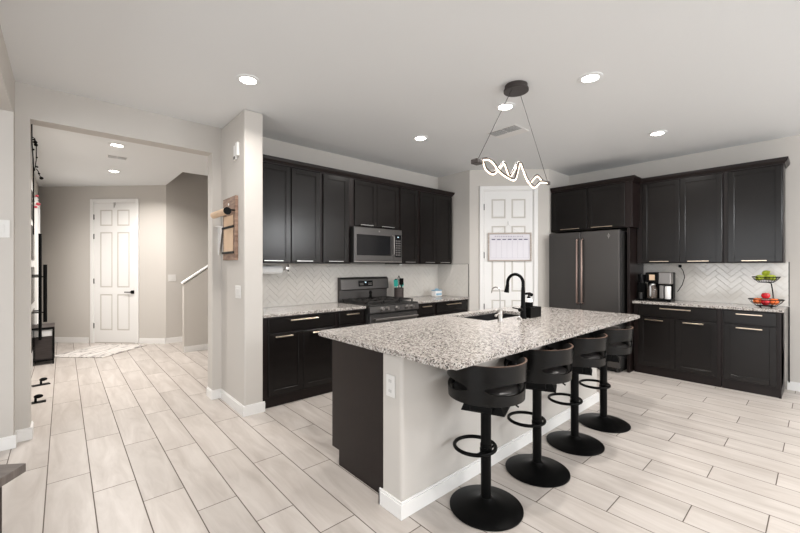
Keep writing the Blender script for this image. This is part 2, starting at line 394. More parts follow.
# front door in the hall's left wall, seen nearly edge on
b = nb(); box(b, -.32, -.30, 5.5, 7.35, 0, 2.45, .003); d3 = struct('door_3', b, 'white', 'white front door with dark glass panes in the left hall wall', 'door')
for k, (z0, z1) in enumerate(((1.93, 2.3), (1.42, 1.86), (.86, 1.33), (.25, .76))):
    b = nb(); box(b, -.302, -.292, 6.6, 7.25, z0, z1, .002); obj('door_pane', b, 'blackgl', d3)
b = nb(); tube(b, [(-.226, 6.9, .36), (-.226, 6.9, 1.77)], .017, 12)
for zz in (.75, 1.22): tube(b, [(-.3, 6.9, zz), (-.226, 6.9, zz)], .009, 8)
obj('pull_bar', b, 'black', d3, label='tall black pull bar')
b = nb(); tube(b, [(-.176, 6.86, .6), (-.176, 6.86, 1.36)], .02, 12)
for zz in (.73, 1.2): tube(b, [(-.3, 6.86, zz), (-.176, 6.86, zz)], .009, 8)
obj('pull_bar', b, 'black', d3, label='shorter black pull bar')

# ---------------------------------------------------------------- herringbone backsplashes
def clip(poly, w, h):
    for ax, lim, sg in ((0, 0, 1), (0, w, -1), (1, 0, 1), (1, h, -1)):
        out = []
        for i in range(len(poly)):
            p, q = poly[i-1], poly[i]; dp = (p[ax]-lim)*sg; dq = (q[ax]-lim)*sg
            if (dp >= 0) != (dq >= 0):
                t = dp/(dp-dq); out.append((p[0]+(q[0]-p[0])*t, p[1]+(q[1]-p[1])*t))
            if dq >= 0: out.append(q)
        poly = out
        if len(poly) < 3: return []
    return poly
def splash(name, loc, rz, w, h, label):
    b = nb(); box(b, 0, w, -.0085, 0, 0, h, mi=1); Wt = .052; g = .0012
    s = math.sqrt(.5)
    N = int((w+h)/Wt)+12
    for m in range(-N//3-2, N//3+3):
        for n in range(-N, N):
            ox, oy = n+3*m, n-3*m
            for (x0, x1, y0, y1) in ((ox, ox+3, oy, oy+1), (ox, ox+1, oy+1, oy+4)):
                x0 *= Wt; x1 *= Wt; y0 *= Wt; y1 *= Wt
                q = [(x0+g, y0+g), (x1-g, y0+g), (x1-g, y1-g), (x0+g, y1-g)]
                q = [(s*(x-y)+w/2, s*(x+y)+h/2) for x, y in q]
                if max(p[0] for p in q) < 0 or min(p[0] for p in q) > w or max(p[1] for p in q) < 0 or min(p[1] for p in q) > h: continue
                q = clip(q, w, h)
                if len(q) < 3: continue
                ar = abs(sum(q[i-1][0]*q[i][1]-q[i][0]*q[i-1][1] for i in range(len(q))))/2
                if ar < 1.5e-4: continue
                cx = sum(p[0] for p in q)/len(q); cy = sum(p[1] for p in q)/len(q)
                tx, tz = random.uniform(-.008, .008), random.uniform(-.008, .008)
                def P(p, k, d):
                    dx, dz = p[0]-cx, p[1]-cy; L = math.hypot(dx, dz) or 1
                    f = max(0, 1-k/L); return (cx+dx*f, -d-tx*dx-tz*dz, cy+dz*f)
                lo = [b.verts.new((p[0], -.003, p[1])) for p in q]; mi_ = [b.verts.new(P(p, 0, .0102)) for p in q]; hi = [b.verts.new(P(p, .003, .0115)) for p in q]
                k = len(q)
                for i in range(k):
                    j = (i+1) % k
                    b.faces.new((lo[i], lo[j], mi_[j], mi_[i])); b.faces.new((mi_[i], mi_[j], hi[j], hi[i]))
                b.faces.new(hi)
    o = struct(name, b, ['tile', 'grout'], label, 'backsplash'); o.location = loc; o.rotation_euler = (0, 0, rz)
    return o
TL, TRt, TI = .888, .902, .892     # worktop heights: range run, fridge run, island
splash('trim_2', (1.375, YB, TL), 0, 4.43-1.375, 1.37-TL, 'white herringbone tile backsplash behind the range')
splash('trim_3', (4.43, YB, TL), -PI/2, YB-3.45, 1.37-TL, 'white tile return backsplash at the end of the range wall')
splash('trim_4', (XR, 1.62, TRt), -PI/2, 1.62-.24, 1.385-TRt, 'white herringbone tile backsplash beside the fridge')
b = nb(); tube(b, [(4.424, 3.447, TL), (4.424, 3.447, 1.37)], .004, 6); tube(b, [(XR-.005, .238, TRt), (XR-.005, .238, 1.385)], .006, 6); tube(b, [(4.424, 3.447, 1.372), (4.424, 4.04, 1.372)], .003, 6)
struct('trim_5', b, 'gap', 'thin dark metal edge strips at the backsplash ends', 'edge strip')

# ---------------------------------------------------------------- cabinets (local: x width, y depth from the front plane, z up)
def shaker(b, x0, x1, z0, z1, y=-.02, fr=.052):
    t = .02; e = .0022
    box(b, x0, x0+fr, y, y+t, z0, z1, e); box(b, x1-fr, x1, y, y+t, z0, z1, e)
    box(b, x0+fr-.001, x1-fr+.001, y, y+t, z1-fr, z1, e); box(b, x0+fr-.001, x1-fr+.001, y, y+t, z0, z0+fr, e)
    box(b, x0+fr-.004, x1-fr+.004, y+.009, y+t, z0+fr-.004, z1-fr+.004)
    # small inner bead
    for (a, c, d, e2) in ((x0+fr, x0+fr+.006, z0+fr, z1-fr), (x1-fr-.006, x1-fr, z0+fr, z1-fr), (x0+fr, x1-fr, z0+fr, z0+fr+.006), (x0+fr, x1-fr, z1-fr-.006, z1-fr)):
        box(b, a, c, y+.0045, y+.012, d, e2)
def bar(b, xc, L, z, y=-.02, r=.0055):
    box(b, xc-L/2, xc+L/2, y-.03, y-.03+2*r, z-r, z+r, .0015)
    for s in (-1, 1): box(b, xc+s*(L/2-.015)-.004, xc+s*(L/2-.015)+.004, y-.024, y+.001, z-.004, z+.004)
def base_cab(loc, rz, w, d, top, doors, drawers, label, group, side=None, kick=.07):
    t = thing('base_cabinet', label, 'cabinet', loc, rz, group)
    b = nb(); box(b, 0, w, 0, d, .1, top, .001); box(b, 0.002, w-.002, .02, d, 0, .1)
    if side: box(b, w-.02, w, -.001, d, 0, top, .001)
    obj('carcass', b, 'espd', t)
    zt = top-.012
    for (x0, x1) in drawers:
        b = nb(); box(b, x0, x1, -.02, 0, zt-.135, zt, .003); dr = obj('drawer', b, 'esp', t)
        b = nb(); bar(b, (x0+x1)/2, min(.3, (x1-x0)*.5), zt-.03); obj('handle', b, 'handle', dr, label='champagne coloured bar handle')
    for (x0, x1, hl) in doors:
        b = nb(); shaker(b, x0, x1, .115, zt-.15); do = obj('door', b, 'esp', t)
        if hl: b = nb(); bar(b, x0+(x1-x0)*hl, min(.21, (x1-x0)*.5), zt-.15-.026); obj('handle', b, 'handle', do, label='champagne coloured bar handle')
    return t
GB, GW = 'espresso base cabinets', 'espresso wall cabinets'
FY = 3.46
t1 = base_cab((1.38, FY, 0), 0, .80, .58, TL-.031, [(.05, .405, .42), (.41, .775, .5)], [(.05, .775)], 'dark espresso base cabinet with a wide drawer, next to the wall pier', GB)
t2 = base_cab((2.182, FY, 0), 0, .372, .58, TL-.031, [(.02, .35, .5)], [(.02, .35)], 'narrow dark base cabinet touching the left side of the range', GB)
t3 = base_cab((3.345, FY, 0), 0, .37, .58, TL-.031, [(.02, .355, .5)], [(.02, .355)], 'narrow dark base cabinet touching the right side of the range', GB)
t4 = base_cab((3.717, FY, 0), 0, .705, .58, TL-.031, [(.02, .35, .5), (.355, .685, .5)], [(.02, .685)], 'dark base cabinet in the corner beside the pantry wall', GB)
FX = 5.40
t5 = base_cab((FX, 1.592, 0), -PI/2, .855, .455, TRt-.031, [(.06, .435, .45), (.44, .82, .45)], [(.06, .82)], 'wide two-door dark base cabinet below the coffee maker', GB)
t6 = base_cab((FX, .735, 0), -PI/2, .465, .455, TRt-.031, [(.02, .43, .5)], [(.02, .43)], 'single-door dark base cabinet below the fruit stand', GB, side=True)

def wall_cab(loc, rz, w, d, z0, z1, doors, label, hoff=None, side=False):
    t = thing('wall_cabinet', label, 'cabinet', loc, rz, GW)
    b = nb(); box(b, 0, w, 0, d, z0, z1, .001); obj('carcass', b, 'espd', t)
    for (x0, x1, hl) in doors:
        b = nb(); shaker(b, x0, x1, z0+.012, z1-.012); do = obj('door', b, 'esp', t)
        b = nb(); bar(b, x0+(x1-x0)*hl, .26 if d > .5 else min(.2, (x1-x0)*.55), z0+.024, r=.0045); obj('handle', b, 'steel' if rz == 0 else 'handle', do, label='slim metal bar handle')
    return t
UY = 3.74; UT = 2.39; ub = 1.37
wall_cab((1.38, UY, 0), 0, .785, .30, ub, UT, [(.02, .405, .5), (.415, .755, .42)], 'double dark wall cabinet next to the wall pier, above the paper towel')
wall_cab((2.167, UY, 0), 0, .378, .30, ub, UT, [(.01, .35, .45)], 'narrow dark wall cabinet just left of the microwave')
wall_cab((2.547, UY, 0), 0, .778, .30, 1.815, UT, [(.055, .39, .5), (.396, .76, .45)], 'short double dark wall cabinet above the microwave')
wall_cab((3.327, UY, 0), 0, .373, .30, ub, UT, [(.01, .335, .5)], 'narrow dark wall cabinet just right of the microwave')
wall_cab((3.702, UY, 0), 0, .683, .30, ub, UT, [(.01, .325, .55), (.33, .673, .5)], 'double dark wall cabinet at the end by the pantry wall')
UX = 5.56
wall_cab((UX, 1.6, 0), -PI/2, .86, .30, 1.374, 2.40, [(.065, .455, .48), (.462, .85, .45)], 'double dark wall cabinet above the coffee maker')
wall_cab((UX, .738, 0), -PI/2, .475, .30, 1.374, 2.40, [(.04, .465, .5)], 'single dark wall cabinet above the fruit stand')
wall_cab((5.28, 2.615, 0), -PI/2, 1.045, .57, 1.83, 2.40, [(.02, .5, .55), (.52, .965, .4)], 'dark double cabinet above the refrigerator')
b = nb(); box(b, 5.30, 5.84, 1.602, 1.64, 0, 1.828, .001); box(b, 5.44, 5.84, 1.602, 1.622, 0, 2.39, .001)
b = nb(); box(b, 5.30, 5.84, 1.605, 1.635, 0, 1.828, .001); tag(obj('side_panel', b, 'espd', loc=(5.3, 1.62, 0)), 'tall dark panel standing between refrigerator and base cabinets', 'panel')
def crown(name, path, label, z=2.39, closed_ends=True):
    # path: front line of the cabinets, room on the right-hand side
    b = nb(); prof = [(-.0, 0), (.01, 0), (.014, .012), (.03, .03), (.036, .05), (.036, .062), (-.06, .062), (-.06, 0)]
    pts = [Vector((p[0], p[1], 0)) for p in path]; rings = []
    for i, p in enumerate(pts):
        ds = []
        if i > 0: ds.append((pts[i]-pts[i-1]).normalized())
        if i < len(pts)-1: ds.append((pts[i+1]-pts[i]).normalized())
        ns = [Vector((d.y, -d.x, 0)) for d in ds]
        n = ns[0] if len(ns) == 1 else (ns[0]+ns[1])/(1+ns[0].dot(ns[1]))
        rings.append([b.verts.new(p+n*o+Vector((0, 0, z+h))) for o, h in prof])
    for r0, r1 in zip(rings, rings[1:]):
        for k in range(len(prof)): b.faces.new((r0[k], r0[(k+1) % len(prof)], r1[(k+1) % len(prof)], r1[k]))
    b.faces.new(rings[0]); b.faces.new(rings[-1][::-1])
    return tag(obj(name, b, 'espd', loc=(path[0][0], path[0][1], z)), label, 'moulding')
crown('crown_moulding', [(1.38, UY-.0), (4.385, UY), (4.385, YB-.002)], 'dark crown moulding along the top of the cabinets over the range', UT+.001)
crown('crown_moulding', [(5.28, 2.612), (5.28, 1.57), (UX, 1.57), (UX, .263), (XR-.002, .263)], 'dark crown moulding stepping over the fridge cabinets to the right wall', 2.401)

# ---------------------------------------------------------------- worktops
b = nb(); box(b, 1.378, 2.555, 3.43, YB-.012, TL-.03, TL, .005, 2); tag(obj('countertop', b, 'granite', loc=(1.378, 3.43, TL)), 'speckled granite worktop between the wall pier and the range', 'countertop')
b = nb(); box(b, 3.335, 4.418, 3.43, YB-.012, TL-.03, TL, .005, 2); tag(obj('countertop', b, 'granite', loc=(3.335, 3.43, TL)), 'speckled granite worktop between the range and the pantry corner', 'countertop')
b = nb(); box(b, 5.365, XR-.012, .25, 1.6, TRt-.03, TRt, .005, 2); tag(obj('countertop', b, 'granite', loc=(5.365, .25, TRt)), 'speckled granite worktop under the fruit stand and coffee maker', 'countertop')

# ---------------------------------------------------------------- island
SX0, SX1, SY0, SY1 = 2.585, 3.30, 1.82, 2.21
isl = thing('kitchen_island', 'long kitchen island with dark cabinets and painted knee wall, four stools beside it', 'island', (1.385, 1.5, 0))
L0 = (1.385, 1.5, 0)
def iobj(n, b, m, **k):
    bmesh.ops.translate(b, verts=b.verts, vec=-Vector(L0)); return obj(n, b, m, isl, **k)
b = nb()
box(b, 1.385, 1.405, 1.648, 2.25, .1, TI-.031); box(b, 1.385, 1.405, 1.648, 2.165, 0, .1)
box(b, 1.405, 2.55, 1.70, 2.235, .1, TI-.031); box(b, 3.34, 3.84, 1.70, 2.235, .1, TI-.031); box(b, 2.55, 3.34, 1.70, 2.235, .1, .6)
box(b, 2.55, 3.34, 2.215, 2.235, .6, TI-.031)
box(b, 1.405, 3.84, 1.72, 2.16, 0, .1)
iobj('cabinet_body', b, 'espd')
x = 1.42
for w in (.45, .6, .85, .45):
    b = nb(); shaker(b, x, x+w-.006, .115, .70, y=0); bmesh.ops.transform(b, matrix=TR(2*x+w-.006, 2.235, 0) @ RZ(PI), verts=b.verts); do = iobj('door', b, 'esp')
    b = nb(); box(b, x, x+w-.006, 2.235, 2.255, .715, .85, .003); dr = iobj('drawer', b, 'esp')
    x += w
b = nb(); box(b, 1.335, 3.95, 1.482, 1.646, 0, TI-.031, .018, 3); iobj('knee_wall', b, 'wall', label='painted knee wall')
b = nb()
box(b, 1.321, 3.964, 1.468, 1.482, 0, .08, .002); box(b, 1.321, 1.335, 1.482, 1.66, 0, .08, .002); box(b, 3.95, 3.964, 1.482, 1.646, 0, .08, .002)
box(b, 1.326, 3.959, 1.473, 1.482, .08, .092, .002); box(b, 1.326, 1.335, 1.482, 1.66, .08, .092, .002); box(b, 1.321, 1.384, 1.647, 1.66, 0, .08, .002)
iobj('baseboard', b, 'white', label='white baseboard')
b = nb(); box(b, 1.3285, 1.3345, 1.53, 1.602, .625, .745, .002); ou = obj('outlet', b, 'plate', loc=(1.33, 1.566, .685)); tag(ou, 'white wall outlet on the end of the kitchen island', 'outlet')
for zz in (-.027, .027):
    b = nb(); box(b, -.003, -.001, -.017, .017, zz-.017, zz+.017, .0008)
    box(b, -.0037, -.0025, -.009, -.006, zz-.008, zz+.008, mi=1); box(b, -.0037, -.0025, .006, .009, zz-.008, zz+.008, mi=1); obj('receptacle', b, ['plate', 'slot'], ou)
# worktop slab with the sink cut-out
b = nb(); zt, zb = TI, TI-.03
X0, X1, Y0, Y1 = 1.30, 3.95, 1.105, 2.32
xs = [X0, SX0, SX1, X1]; ys = [Y0, SY0, SY1, Y1]
for z in (zt, zb):
    V = [[b.verts.new((x, y, z)) for x in xs] for y in ys]
    for j in range(3):
        for i in range(3):
            if i == 1 and j == 1: continue
            b.faces.new((V[j][i], V[j][i+1], V[j+1][i+1], V[j+1][i]))
def wallq(pts):
    for (a, c) in zip(pts, pts[1:]+pts[:1]):
        b.faces.new([b.verts.new((a[0], a[1], zb)), b.verts.new((c[0], c[1], zb)), b.verts.new((c[0], c[1], zt)), b.verts.new((a[0], a[1], zt))])
wallq([(x, Y0) for x in xs]+[(X1, y) for y in ys[1:]]+[(x, Y1) for x in xs[::-1][1:]]+[(X0, y) for y in ys[::-1][1:-1]])
wallq([(SX0, SY0), (SX1, SY0), (SX1, SY1), (SX0, SY1)])
bmesh.ops.remove_doubles(b, verts=b.verts, dist=1e-5)
bmesh.ops.recalc_face_normals(b, faces=b.faces)
ce = [e for e in b.edges if all(abs(v.co.x-X0) < 1e-4 for v in e.verts) or all(abs(v.co.x-X1) < 1e-4 for v in e.verts) or all(abs(v.co.y-Y0) < 1e-4 for v in e.verts) or all(abs(v.co.y-Y1) < 1e-4 for v in e.verts)]
vert_e = [e for e in ce if abs(e.verts[0].co.z-e.verts[1].co.z) > .01 and any(abs(e.verts[0].co.x-X) < 1e-4 for X in (X0, X1)) and any(abs(e.verts[0].co.y-Y) < 1e-4 for Y in (Y0, Y1))]
bmesh.ops.bevel(b, geom=vert_e, offset=.03, segments=5, affect='EDGES')
hor = [e for e in b.edges if len(e.link_faces) == 2 and e.calc_face_angle(0) > 1.0 and abs(e.verts[0].co.z-e.verts[1].co.z) < 1e-4]
bmesh.ops.bevel(b, geom=hor, offset=.004, segments=2, affect='EDGES')
tag(obj('island_countertop', b, 'granite', loc=(X0, Y0, TI)), 'large speckled granite slab on top of the kitchen island', 'countertop')
# sink
b = nb(); g = .003
def bowl(b, x0, x1, y0, y1, z0, z1, t=.008):
    box(b, x0, x1, y0, y1, z0, z0+t); box(b, x0, x0+t, y0, y1, z0+t, z1); box(b, x1-t, x1, y0, y1, z0+t, z1); box(b, x0+t, x1-t, y0, y0+t, z0+t, z1); box(b, x0+t, x1-t, y1-t, y1, z0+t, z1)
bowl(b, SX0-.014, SX1+.014, SY0-.0, SY1+.0, .665, zb-.001)
sk = obj('sink', b, 'sink', loc=(2.94, 2.0, .67)); tag(sk, 'black undermount sink set into the island worktop', 'sink')
b = nb(); cyl(b, 0, 0, .0045, .012, .045, 24); obj('drain', b, 'steel', sk)

# ---------------------------------------------------------------- faucets and sink things
def arc(c, r, a0, a1, n, plane='yz'):
    return [(c[0], c[1]+r*math.cos(a0+(a1-a0)*i/n), c[2]+r*math.sin(a0+(a1-a0)*i/n)) for i in range(n+1)]
fa = thing('faucet', 'black gooseneck kitchen faucet beside the island sink', 'faucet', (2.93, 1.70, TI))
b = nb(); lathe(b, [(0, 0), (.03, 0), (.03, .006), (.025, .012), (.022, .1), (.018, .11), (.017, .24), (.014, .27), (0, .27)]); obj('faucet_body', b, 'black', fa)
b = nb(); tube(b, [(0, 0, .26), (0, 0, .30)]+arc((0, .075, .30), .075, PI, .12, 16)+[(0, .15, .28)], .0135, 12); obj('spout', b, 'black', fa)
b = nb(); tube(b, [(0, .15, .285), (0, .155, .2525), (0, .162, .215)], [.0145, .017, .023], 14); obj('spray_head', b, 'black', fa)
b = nb(); tube(b, [(-.02, 0, .075), (-.05, .005, .075)], .016, 12); tube(b, [(-.045, .004, .08), (-.115, .03, .098)], .0055, 8); obj('lever', b, 'black', fa)
ff = thing('filter_tap', 'small chrome drinking water tap at the edge of the island sink', 'tap', (2.64, 1.735, TI))
b = nb(); lathe(b, [(0, 0), (.022, 0), (.022, .01), (.016, .02), (.02, .05), (.017, .09), (.009, .1), (0, .1)]); obj('tap_body', b, 'chrome', ff)
b = nb(); tube(b, [(0, 0, .09), (0, 0, .235)]+arc((0, .04, .235), .04, PI, .2, 12)+[(0, .082, .225)], .0055, 10); obj('spout', b, 'chrome', ff)
b = nb(); tube(b, [(-.012, 0, .07), (-.045, .008, .05)], .006, 8); ball(b, (-.05, .009, .047), .011); obj('lever', b, 'chrome', ff)
b = nb(); cyl(b, 0, 0, 0, .012, .02); cyl(b, 0, 0, .012, .02, .012); o = obj('air_switch', b, 'chrome'); o.location = (2.855, 1.69, TI+.0005); tag(o, 'small chrome button set in the worktop before the black faucet', 'button')
cx, cy = 3.075, 1.70
cad = thing('sink_caddy', 'black box-shaped sponge caddy behind the black faucet', 'caddy', (cx, cy, TI))
b = nb(); bowl(b, -.09, .09, -.04, .04, 0, .088, .005); obj('caddy_tray', b, 'black', cad)
b = nb(); box(b, .09, .105, -.012, .012, .03, .05, .003); tube(b, [(.105, 0, .04), (.118, 0, .04)], .009, 10); obj('side_peg', b, 'black', cad)
sd = thing('soap_dispenser', 'glass soap dispenser with black pump beside the sponge caddy', 'dispenser', (3.16, 1.777, TI))
b = nb(); lathe(b, [(0, 0), (.03, 0), (.035, .006), (.035, .14), (.024, .153), (.014, .157), (0, .157)]); obj('bottle', b, 'plastic', sd)
b = nb(); lathe(b, [(.0352, .05), (.0362, .051), (.0362, .12), (.0352, .121)]); obj('bottle_label', b, 'black', sd)
b = nb(); cyl(b, 0, 0, .155, .17, .016); cyl(b, 0, 0, .17, .19, .006); box(b, -.06, .018, -.012, .012, .188, .208, .003); obj('pump', b, 'black', sd)
b = nb(); box(b, 3.03, 3.15, 1.675, 1.725, TI+.006, TI+.08, .006); tag(obj('sponge', b, 'black', loc=(3.1, 1.72, TI)), 'dark sponge standing inside the black caddy', 'sponge')

# ---------------------------------------------------------------- range
rg = thing('gas_range', 'slate coloured freestanding gas range between the granite worktops', 'range', (2.562, 3.38, 0))
RW = .765
b = nb(); box(b, 0, RW, .03, .655, .05, .878, .002); box(b, .03, RW-.03, .08, .6, 0, .05); box(b, 0, RW, .0, .655, .878, .895, .004); obj('range_body', b, 'slated', rg)
b = nb(); prism(b, [(.0, .80), (-.012, .81), (-.006, .875), (.02, .893), (.05, .893), (.05, .80)], 0, RW, T=Matrix(((0, 0, 1, 0), (1, 0, 0, 0), (0, 1, 0, 0), (0, 0, 0, 1))))
cp = obj('control_panel', b, 'slate', rg)
for kx in (.17, .25, .40, .565, .645):
    b = nb(); T = TR(kx, -.01, .845) @ RX(PI/2-.1)
    lathe(b, [(0, 0), (.026, 0), (.026, .006), (.02, .01), (.019, .03), (.016, .033), (0, .033)], seg=20, T=T); box(b, kx-.003, kx+.003, -.05, -.04, .83, .868, .001); obj('knob', b, 'slatel', cp)
b = nb(); box(b, .012, RW-.012, .0, .03, .20, .785, .004); od = obj('oven_door', b, 'slate', rg)
b = nb(); box(b, .1, RW-.1, -.003, .001, .32, .62, .001); obj('oven_window', b, 'blackgl', od)
b = nb(); tube(b, [(.05, -.045, .735), (RW-.05, -.045, .735)], .012, 12); 
for kx in (.07, RW-.07): box(b, kx-.01, kx+.01, -.045, .002, .727, .743, .002)
obj('door_handle', b, 'slatel', od)
b = nb(); box(b, .012, RW-.012, .002, .03, .055, .185, .004); obj('warming_drawer', b, 'slate', rg)
b = nb(); prism(b, [(.56, .93), (.575, 1.155), (.60, 1.195), (.655, 1.2), (.66, .895), (.60, .895), (.60, .93)], -.0, RW, T=Matrix(((0, 0, 1, 0), (1, 0, 0, 0), (0, 1, 0, 0), (0, 0, 0, 1))))
bmesh.ops.transform(b, matrix=Matrix.Identity(4), verts=b.verts)
bg = None
b.free()
b = nb(); yz = Matrix(((0, 0, 1, 0), (1, 0, 0, 0), (0, 1, 0, 0), (0, 0, 0, 1)))
prism(b, [(.615, .895), (.615, 1.03), (.575, 1.045), (.588, 1.17), (.61, 1.197), (.656, 1.197), (.656, .895)], 0, RW, T=yz); bg = obj('backguard', b, 'slate', rg)
b = nb(); box(b, .2625, .4925, .0, .004, -.0375, .0375, .001, T=TR(0, .5755, 1.115) @ RX(-.1)); cs = obj('clock_display', b, 'blackgl', bg)
for kx0 in (.285, .42):
    b = nb()
    for i in range(4):
        for j in range(2): box(b, kx0+i*.014, kx0+.008+i*.014, -.001, .0, -.02+j*.018, -.01+j*.018)
    bmesh.ops.transform(b, matrix=TR(0, .5755, 1.115) @ RX(-.1), verts=b.verts); obj('touch_keys', b, 'slatel', cs)
b = nb(); box(b, .365, .385, -.0012, .0, .008, .022); bmesh.ops.transform(b, matrix=TR(0, .5755, 1.115) @ RX(-.1), verts=b.verts); obj('digits', b, 'disp', cs)
b = nb(); box(b, .0, .02, .0, .0, 0, 0) if False else None
b.free()
for (gx, gw) in ((.02, .235), (.263, .24), (.51, .235)):
    b = nb(); z = .925
    for y in (.07, .33, .585): box(b, gx, gx+gw, y-.006, y+.006, z-.006, z+.006, .002)
    for x in (gx+.006, gx+gw/2, gx+gw-.006): box(b, x-.006, x+.006, .064, .591, z-.006, z+.006, .002)
    for x in (gx+.012, gx+gw-.012):
        for y in (.08, .575): box(b, x-.007, x+.007, y-.007, y+.007, .895, z, .001)
    for y in (.2, .46): box(b, gx+.04, gx+gw-.04, y-.005, y+.005, z-.004, z+.004, .001)
    obj('burner_grate', b, 'cast', rg)
for (bx, by, br) in ((.137, .2, .045), (.137, .46, .035), (.383, .33, .055), (.628, .2, .04), (.628, .46, .035)):
    b = nb(); cyl(b, bx, by, .895, .905, br); cyl(b, bx, by, .905, .912, br*.75); obj('burner', b, 'cast', rg)
b = nb(); T = TR(2.562+.36, 3.83, .9315)
lathe(b, [(0, 0), (.04, 0), (.042, .008), (.02, .014), (.016, .05), (.022, .075), (.012, .1), (0, .102)], seg=20, T=T); tag(obj('pepper_mill', b, 'black', loc=(2.922, 3.83, .9315)), 'small black turned mill standing on the range grates', 'mill')

# microwave
mw = thing('microwave', 'slate over-the-range microwave mounted below the short cabinet', 'microwave', (2.552, 3.66, 1.385))
mh = .425; mw_w = .755
b = nb(); box(b, 0, mw_w, .02, .375, .0, mh, .003); box(b, .04, mw_w-.04, .03, .3, -.006, 0, .001); obj('housing', b, 'slated', mw)
b = nb(); box(b, 0, .615, 0, .02, .02, mh-.004, .004); mdr = obj('door', b, 'slate', mw)
b = nb(); box(b, .035, .56, -.003, .001, .085, .335, .001); obj('door_window', b, 'blackgl', mdr)
b = nb(); lathe(b, [(0, 0), (.011, 0), (.011, .003), (0, .003)], seg=20, T=TR(.375, 0, .385) @ RX(PI/2)); obj('round_badge', b, 'slatel', mdr)
b = nb(); tube(b, [(.59, -.002, .09), (.59, -.035, .105), (.59, -.035, .33), (.59, -.002, .345)], .008, 10); obj('handle', b, 'slatel', mdr)
b = nb(); box(b, .618, mw_w, 0, .02, .02, mh-.004, .004); mp_ = obj('control_panel', b, 'slate', mw)
b = nb(); box(b, .63, mw_w-.015, -.002, .001, .07, .355, .001); obj('key_field', b, 'blackgl', mp_)
b = nb(); box(b, .675, .695, -.003, -.0015, .322, .334); obj('digits', b, 'disp', mp_)
b = nb()
for i in range(3):
    for j in range(7): box(b, .645+i*.03, .664+i*.03, -.0032, -.0015, .09+j*.03, .107+j*.03)
obj('buttons', b, 'slatel', mp_)
b = nb(); box(b, 0, mw_w, 0, .02, -.0, .018, .003); obj('bottom_trim', b, 'slatel', mw)

# refrigerator: local x along width (towards the viewer's right), front at y=0
fr = thing('refrigerator', 'slate side-by-side refrigerator beside the pantry wall', 'refrigerator', (5.13, 2.575, 0), -PI/2)
FW = .91
b = nb(); box(b, .005, FW-.005, .075, .70, .06, 1.785, .004); box(b, .03, FW-.03, .1, .65, 0, .06); obj('fridge_body', b, 'slated', fr)
for (x0, x1, hx_) in ((.002, .436, .408), (.442, FW-.002, .47)):
    b = nb(); box(b, x0, x1, 0, .07, .60, 1.795, .008, 2); dd = obj('fridge_door', b, 'slate', fr)
    b = nb(); tube(b, [(hx_, 0, 1.70), (hx_, -.05, 1.685), (hx_, -.052, 1.2), (hx_, -.05, .86), (hx_, 0, .845)], .0125, 10); obj('handle', b, 'bronze', dd, label='bronze coloured bar handle')
    if hx_ > .45:
        b = nb(); box(b, .78, .787, -.002, 0, 1.69, 1.755, .001); lathe(b, [(.012, 0), (.016, 0), (.016, .002), (.012, .002)], seg=18, T=TR(.7835, 0, 1.725) @ RX(PI/2)); obj('maker_badge', b, 'chrome', dd)
b = nb(); box(b, .002, FW-.002, 0, .07, .07, .592, .008, 2); dd = obj('freezer_drawer', b, 'slate', fr)
b = nb(); tube(b, [(.1, 0, .53), (.1, -.05, .53), (FW-.1, -.05, .53), (FW-.1, 0, .53)], .0125, 10); obj('handle', b, 'bronze', dd, label='bronze coloured bar handle')
for x in (.06, FW-.06):
    b = nb(); cyl(b, x, .09, 0, .06, .02); obj('foot', b, 'slated', fr)

# ---------------------------------------------------------------- bar stools
st = thing('bar_stool', 'black bentwood swivel bar stool nearest the camera', 'stool', (1.751, 1.243, 0), 0, 'bar stools at the island')
b = nb(); lathe(b, [(0, 0), (.195, 0), (.2, .004), (.2, .009), (.19, .014), (.12, .026), (.06, .042), (.035, .055), (.032, .06), (0, .06)], seg=48); obj('base', b, 'black', st)
b = nb(); lathe(b, [(0, .05), (.028, .05), (.028, .335), (.0315, .337), (.0315, .352), (.0285, .354), (.0285, .575), (0, .575)], seg=24); obj('column', b, 'black', st)
b = nb(); ox, oy = -.0695, .028; nrm = math.hypot(ox, oy)
tube(b, [(ox+.115*math.cos(2*PI*i/32), oy+.115*math.sin(2*PI*i/32), .315) for i in range(32)], .0105, 10, closed=True)
cyl(b, 0, 0, .303, .327, .0335)
ux, uy = ox/nrm, oy/nrm
for s in (-1, 1):
    px, py = -uy*s, ux*s
    k = math.sqrt(.115**2-nrm**2)
    tube(b, [(px*.03, py*.03, .315), (px*k, py*k, .315)], .007, 8)
obj('footrest', b, 'black', st)
b = nb(); prism(b, [(-.085, 0), (.085, 0), (.118, -.078), (-.118, -.078)], -.085, .085, T=TR(0, 0, .627) @ RX(PI/2)); box(b, -.06, .06, -.118, .118, .565, .62, .004)
tube(b, [(.06, 0, .59), (.15, .03, .585), (.17, .035, .57)], .005, 8); obj('swivel_plate', b, 'black', st)
b = nb(); lathe(b, [(0, .628), (.17, .628), (.185, .634), (.188, .65), (.182, .672), (.165, .684), (.08, .69), (0, .69)], seg=40); obj('seat', b, 'leather', st)
b = nb(); R = .206; nphi = 72; A = math.radians(138)
cols = []
